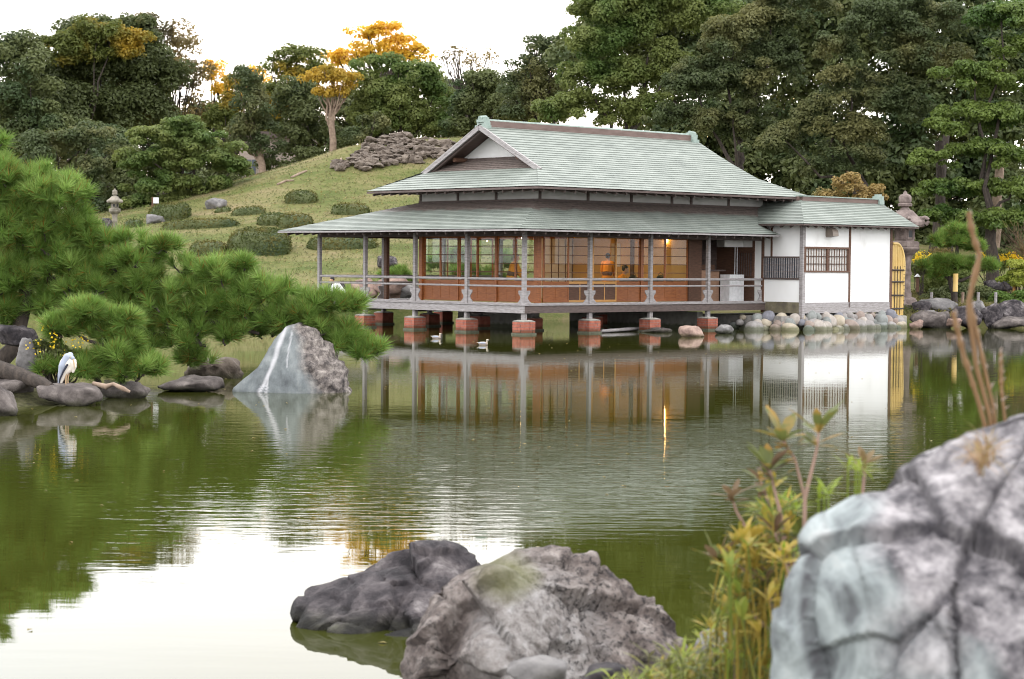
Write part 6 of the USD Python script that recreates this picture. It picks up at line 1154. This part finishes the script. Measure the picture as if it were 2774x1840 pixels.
v, ck1 = facets(v - nn * .018, nn, 15, 5, .022, .14, .016, .022, (1, 1, .6)); v, ck2 = facets(v, nn, 90, 6, .008, .12, .007, .006, (1, 1, .7))
x, z = v[:, 0] / mpp(YB) + 2100, 1500 - v[:, 2] / mpp(YB)
gul = np.clip(1 - np.abs(meshkit.fbm(v * [3.4, 3.4, 1.7] + 3, 3, 20)) * 6, 0, 1); gul2 = np.clip(1 - np.abs(meshkit.fbm(v * [9, 9, 6] + 8, 3, 21)) * 6, 0, 1)
pb = meshkit.fbm(v * 4.0, 4, 15); pit = np.clip((x - 2130 + (1300 - z) * .55) / 120 + pb * 3.2 - .5, 0, 1) * np.clip(1.2 - (z - 1380) / 160 + pb, 0, 1); pit = np.maximum(pit, np.clip(1.2 - np.hypot((x - 2080) / 90, (z - 1440) / 90) + pb, 0, 1) * .8)
lump = 1 - 2 * np.abs(meshkit.noise(v * 7 + 5, 9)); kn = meshkit.noise(v * 24, 4)
v = v + nn * (-gul * .012 - gul2 * .006 + lump * .006 + .03 * meshkit.fbm(v * 2.5, 3, 30) + .010 * (1 - 2 * np.abs(meshkit.fbm(v * 11, 4, 31))) + pit * (kn * .010 + lump * .014) - pit * .015)[:, None]
crk = np.clip(ck1 * 1.1 + ck2 * .45 + np.clip(gul * 1.25 - .5, 0, 1) * .5, 0, .92)  # crevice dirt plus the shade of deep cracks, both put into the colour
v = v + [.045, 0, -.03]
whole('foreground_rock', (v, f), 'rock_blue', 'huge pale blue grey weathered rock filling the lower right corner', 'rock', smooth=True, loc=c, pv={'crack': crk, 'pit': pit})

# ------------------------------------------------------------------ foreground plants
def leaf_mesh(L_, w, curl, rng, n=5):
    t = np.linspace(0, 1, n); wd = w * np.sin(math.pi * np.clip(t * .92 + .06, 0, 1)) ** .8 * (.4 + .75 * t); z = curl * t ** 2
    v = []
    for i in range(n): v += [(L_ * t[i], -wd[i] / 2, z[i] * L_ + .12 * wd[i]), (L_ * t[i], 0, z[i] * L_), (L_ * t[i], wd[i] / 2, z[i] * L_ + .12 * wd[i])]
    f = []
    for i in range(n - 1):
        a = i * 3; f += [(a, a + 3, a + 4, a + 1), (a + 1, a + 4, a + 5, a + 2)]
    return np.array(v), np.array(f)
def rot_to(d, up=(0, 0, 1)):
    d = np.asarray(d, float) / np.linalg.norm(d); y = np.cross(up, d); y /= np.linalg.norm(y) + 1e-9; return np.column_stack([d, y, np.cross(d, y)])
def whorl(t, p, o, n, L_, w, rng, mats, tilt=.7, curl=-.15):
    for i in range(n):
        a = i * 2 * math.pi / n + rng.uniform(-.3, .3); e = tilt + rng.normal(0, .25); d = np.array([math.cos(a) * math.cos(e), math.sin(a) * math.cos(e), math.sin(e)])
        v, f = leaf_mesh(L_ * rng.uniform(.7, 1.15), w * rng.uniform(.8, 1.15), curl + rng.normal(0, .1), rng); put('leaf', MB().add(v @ rot_to(d).T + (p - o), f), mats[rng.integers(len(mats))], t, smooth=True)
YP = 6.6; r_ = np.random.default_rng(15)
o = at(1830, 1500, YP); o[2] = .72
az = thing('azalea_plant', 'azalea with whorled olive and rusty leaves growing beside the big pale rock', 'plant', o)
ST = [([(1855, 1350), (1858, 1150), (1835, 1060), (1808, 1018)], 6, .085, ['leaf_azalea']), ([(1858, 1150), (1885, 1040), (1890, 1000)], 5, .075, ['leaf_azalea']), ([(1835, 1380), (1805, 1200), (1785, 1120), (1778, 1085)], 8, .07, ['leaf_azalea', 'leaf_azalea', 'leaf_rust']), ([(1810, 1260), (1770, 1150), (1755, 1110)], 4, .06, ['leaf_rust', 'leaf_azalea']), ([(1800, 1350), (1740, 1250), (1700, 1180), (1690, 1150)], 5, .055, ['leaf_rust']), ([(1815, 1400), (1740, 1330), (1680, 1290), (1655, 1300)], 8, .065, ['leaf_azalea', 'leaf_goldgreen', 'leaf_rust']), ([(1820, 1370), (1760, 1310), (1725, 1270)], 8, .065, ['leaf_azalea', 'leaf_goldgreen']),
      ([(1840, 1380), (1800, 1270), (1790, 1230)], 8, .055, ['leaf_azalea', 'leaf_goldgreen', 'leaf_rust']), ([(1840, 1400), (1830, 1290), (1835, 1240)], 7, .055, ['leaf_goldgreen', 'leaf_azalea']), ([(1800, 1480), (1740, 1420), (1715, 1390)], 9, .06, ['leaf_goldgreen', 'leaf_azalea']), ([(1810, 1480), (1780, 1390), (1770, 1350)], 8, .06, ['leaf_goldgreen', 'leaf_rust', 'leaf_azalea']), ([(1700, 1480), (1690, 1430), (1700, 1400)], 6, .05, ['leaf_goldgreen']), ([(1985, 1200), (1995, 1100), (1998, 1075)], 5, .055, ['leaf_rust'])]
for pl, n, L_, mt in ST:
    dz = r_.uniform(-.25, .2); P = np.array([at(x, y, YP + dz) for x, y in pl])
    P = np.vstack([P[0] * .5 + np.array([o[0], o[1], o[2]]) * .5 - [0, 0, .1] if False else P[0] - [0, 0, .25], P]); put('stem', MB().tube(P - o, np.linspace(.008, .004, len(P)), 7), 'stem', az, smooth=50); L_ *= 1.6; whorl(az, P[-1], o, n + 1, L_, L_ * .38, r_, mt, .75)
    for j in range(5 if n > 5 else 2): q = r_.uniform(.1, .95); pp = P[-2] + (P[-1] - P[-2]) * q; whorl(az, pp, o, 3, L_ * .75, L_ * .28, r_, mt, .35)
xm = MB()
for j in range(75):
    x, y = [(1740, 1330), (1700, 1290), (1780, 1400), (1790, 1250), (1730, 1440), (1800, 1480)][r_.integers(6)]; p = at(x + r_.normal(0, 38), y + r_.normal(0, 45), YP + r_.normal(0, .2))
    for i in range(5):
        a, e = r_.uniform(0, 6.28), r_.uniform(.1, 1.2); l = r_.uniform(.045, .085); v, f = leaf_mesh(l, l * .4, r_.uniform(-.3, .1), r_); xm.add(v @ rot_to([math.cos(a) * math.cos(e), math.sin(a) * math.cos(e), math.sin(e)]).T + (p - o), f)
    xm.tube([p - o, p - o - [r_.normal(0, .04), 0, .22]], .003, 5)
put('inner_leaves', xm, 'leaf_spring', az, smooth=True, kind='stuff')
def fine_plants(name, label, boxes, n, Lr, mats, seed, Y, cat='plant', wd=.012, k=6, st=.25):
    r = np.random.default_rng(seed); parts = {m_: MB() for m_ in mats}; base = at(*boxes[0][:2], Y)
    for j in range(n):
        x, y, rx, ry = boxes[r.integers(len(boxes))]; D = Y + r.normal(0, .25); p = at(x + r.normal(0, rx * .5), y + r.normal(0, ry * .5), D); m_ = mats[r.integers(len(mats))]
        for i in range(k):
            a, e = r.uniform(0, 6.28), r.uniform(-.1, 1.1); l = Lr * r.uniform(.6, 1.2); v, f = leaf_mesh(l, wd * r.uniform(.7, 1.3), r.uniform(-.5, .05), r, 4)
            parts[m_].add(v @ rot_to([math.cos(a) * math.cos(e), math.sin(a) * math.cos(e), math.sin(e)]).T + (p - base), f)
        parts[m_].tube([p - base, p - base - [0, 0, st]], .002, 4)
    t = thing(name, label, cat, base)
    for m_, mb in parts.items(): put('foliage', mb, m_, t, smooth=True, kind='stuff')
fine_plants('bamboo_grass', 'narrow leaved bright green bamboo grass around the azalea', [(1770, 1350, 60, 60), (1790, 1180, 40, 20), (1740, 1450, 90, 40), (1680, 1510, 120, 40), (1600, 1545, 120, 25), (1750, 1540, 90, 40), (1800, 1300, 40, 60), (1720, 1400, 60, 40)], 330, .085, ['leaf_fresh', 'leaf_spring', 'grass_blade'], 3, 6.9)
fine_plants('bamboo_grass', 'yellow green narrow leaves poking above the pale rock edge', [(1900, 1140, 22, 10), (1970, 1085, 18, 8)], 9, .07, ['leaf_fresh'], 4, 6.0, wd=.009)
fine_plants('ground_plants', 'mixed green plants along the bottom edge before the pitted rock', [(1530, 1570, 80, 14), (1650, 1555, 90, 18), (1460, 1590, 40, 8)], 260, .06, ['grass_blade', 'leaf_fresh', 'leaf_goldgreen'], 5, 7.4)
b = at(1350, 1562, 7.6); v, f = leaf_mesh(.11, .05, -.2, r_); whole('fallen_leaf', MB().add(v @ rot_to([.8, .2, .35]).T, f), 'leaf_goldgreen', 'single yellow leaf at the bottom edge beside the dark little stone', 'leaf', smooth=True, loc=b)
fine_plants('rock_grass', 'reddish dry grass tuft growing on the big pale rock', [(2285, 1045, 18, 16), (2265, 1060, 14, 10)], 26, .075, ['grass_straw', 'leaf_rust'], 6, 4.97, wd=.005, st=.03)
# tall blurred reeds rising from behind the rock
YR = 5.5
for lb, pl, w0 in (('tallest reddish reed with knobbly stem blurred at the right', [(2292, 1010), (2285, 960), (2255, 850), (2235, 700), (2262, 590), (2245, 540), (2236, 490)], .0095), ('shorter straw reed leaning left of the tallest reed', [(2282, 1010), (2260, 930), (2225, 820), (2200, 720)], .009), ('thin straw reed between the two large reeds', [(2300, 1010), (2295, 950), (2262, 800), (2240, 700)], .007), ('short pale reed right of the tallest reed', [(2325, 1010), (2312, 900), (2310, 815)], .006)):
    P = np.array([at(x, y, YR) for x, y in pl]); b = P[0].copy(); s = np.linspace(0, 1, 40); tt = np.linspace(0, 1, len(P)); Q = np.column_stack([np.interp(s, tt, P[:, j]) for j in range(3)]) - b
    rr = np.linspace(w0 * .7, w0 * .75, 40) * (1 + .4 * (np.sin(s * 44) > .55) * (s > .35)); t = thing('reed', lb, 'reed', b); put('stem', MB().tube(Q, rr, 8), 'grass_straw', t, smooth=60)
    for i in range(9, 40, 4): put('seed_head', MB().tube([Q[i], Q[i] + [r_.normal(0, .004), r_.normal(0, .004), .016], Q[i] + [r_.normal(0, .006), 0, .026]], [.002, .0035, .001], 6), 'grass_husk', t, smooth=60)
# near bank herbs, as ground under the plants
r_ = np.random.default_rng(31); n = 5000; gx_, gy_ = r_.uniform(.9, 4.5, n), r_.uniform(6.2, 9.8, n); gzv = ground(gx_, gy_); ok = gzv > .1
P = np.column_stack([gx_, gy_, gzv])[ok]; P[:, 2] += r_.uniform(.0, .06, len(P)); v, f = leaf_quads(P, unit(len(P), r_) + [0, -.2, .8], .06, r_, .4); whole('bank_herbs', (v, f), 'grass_blade', 'low herbs covering the near bank', 'ground cover', kind='stuff')
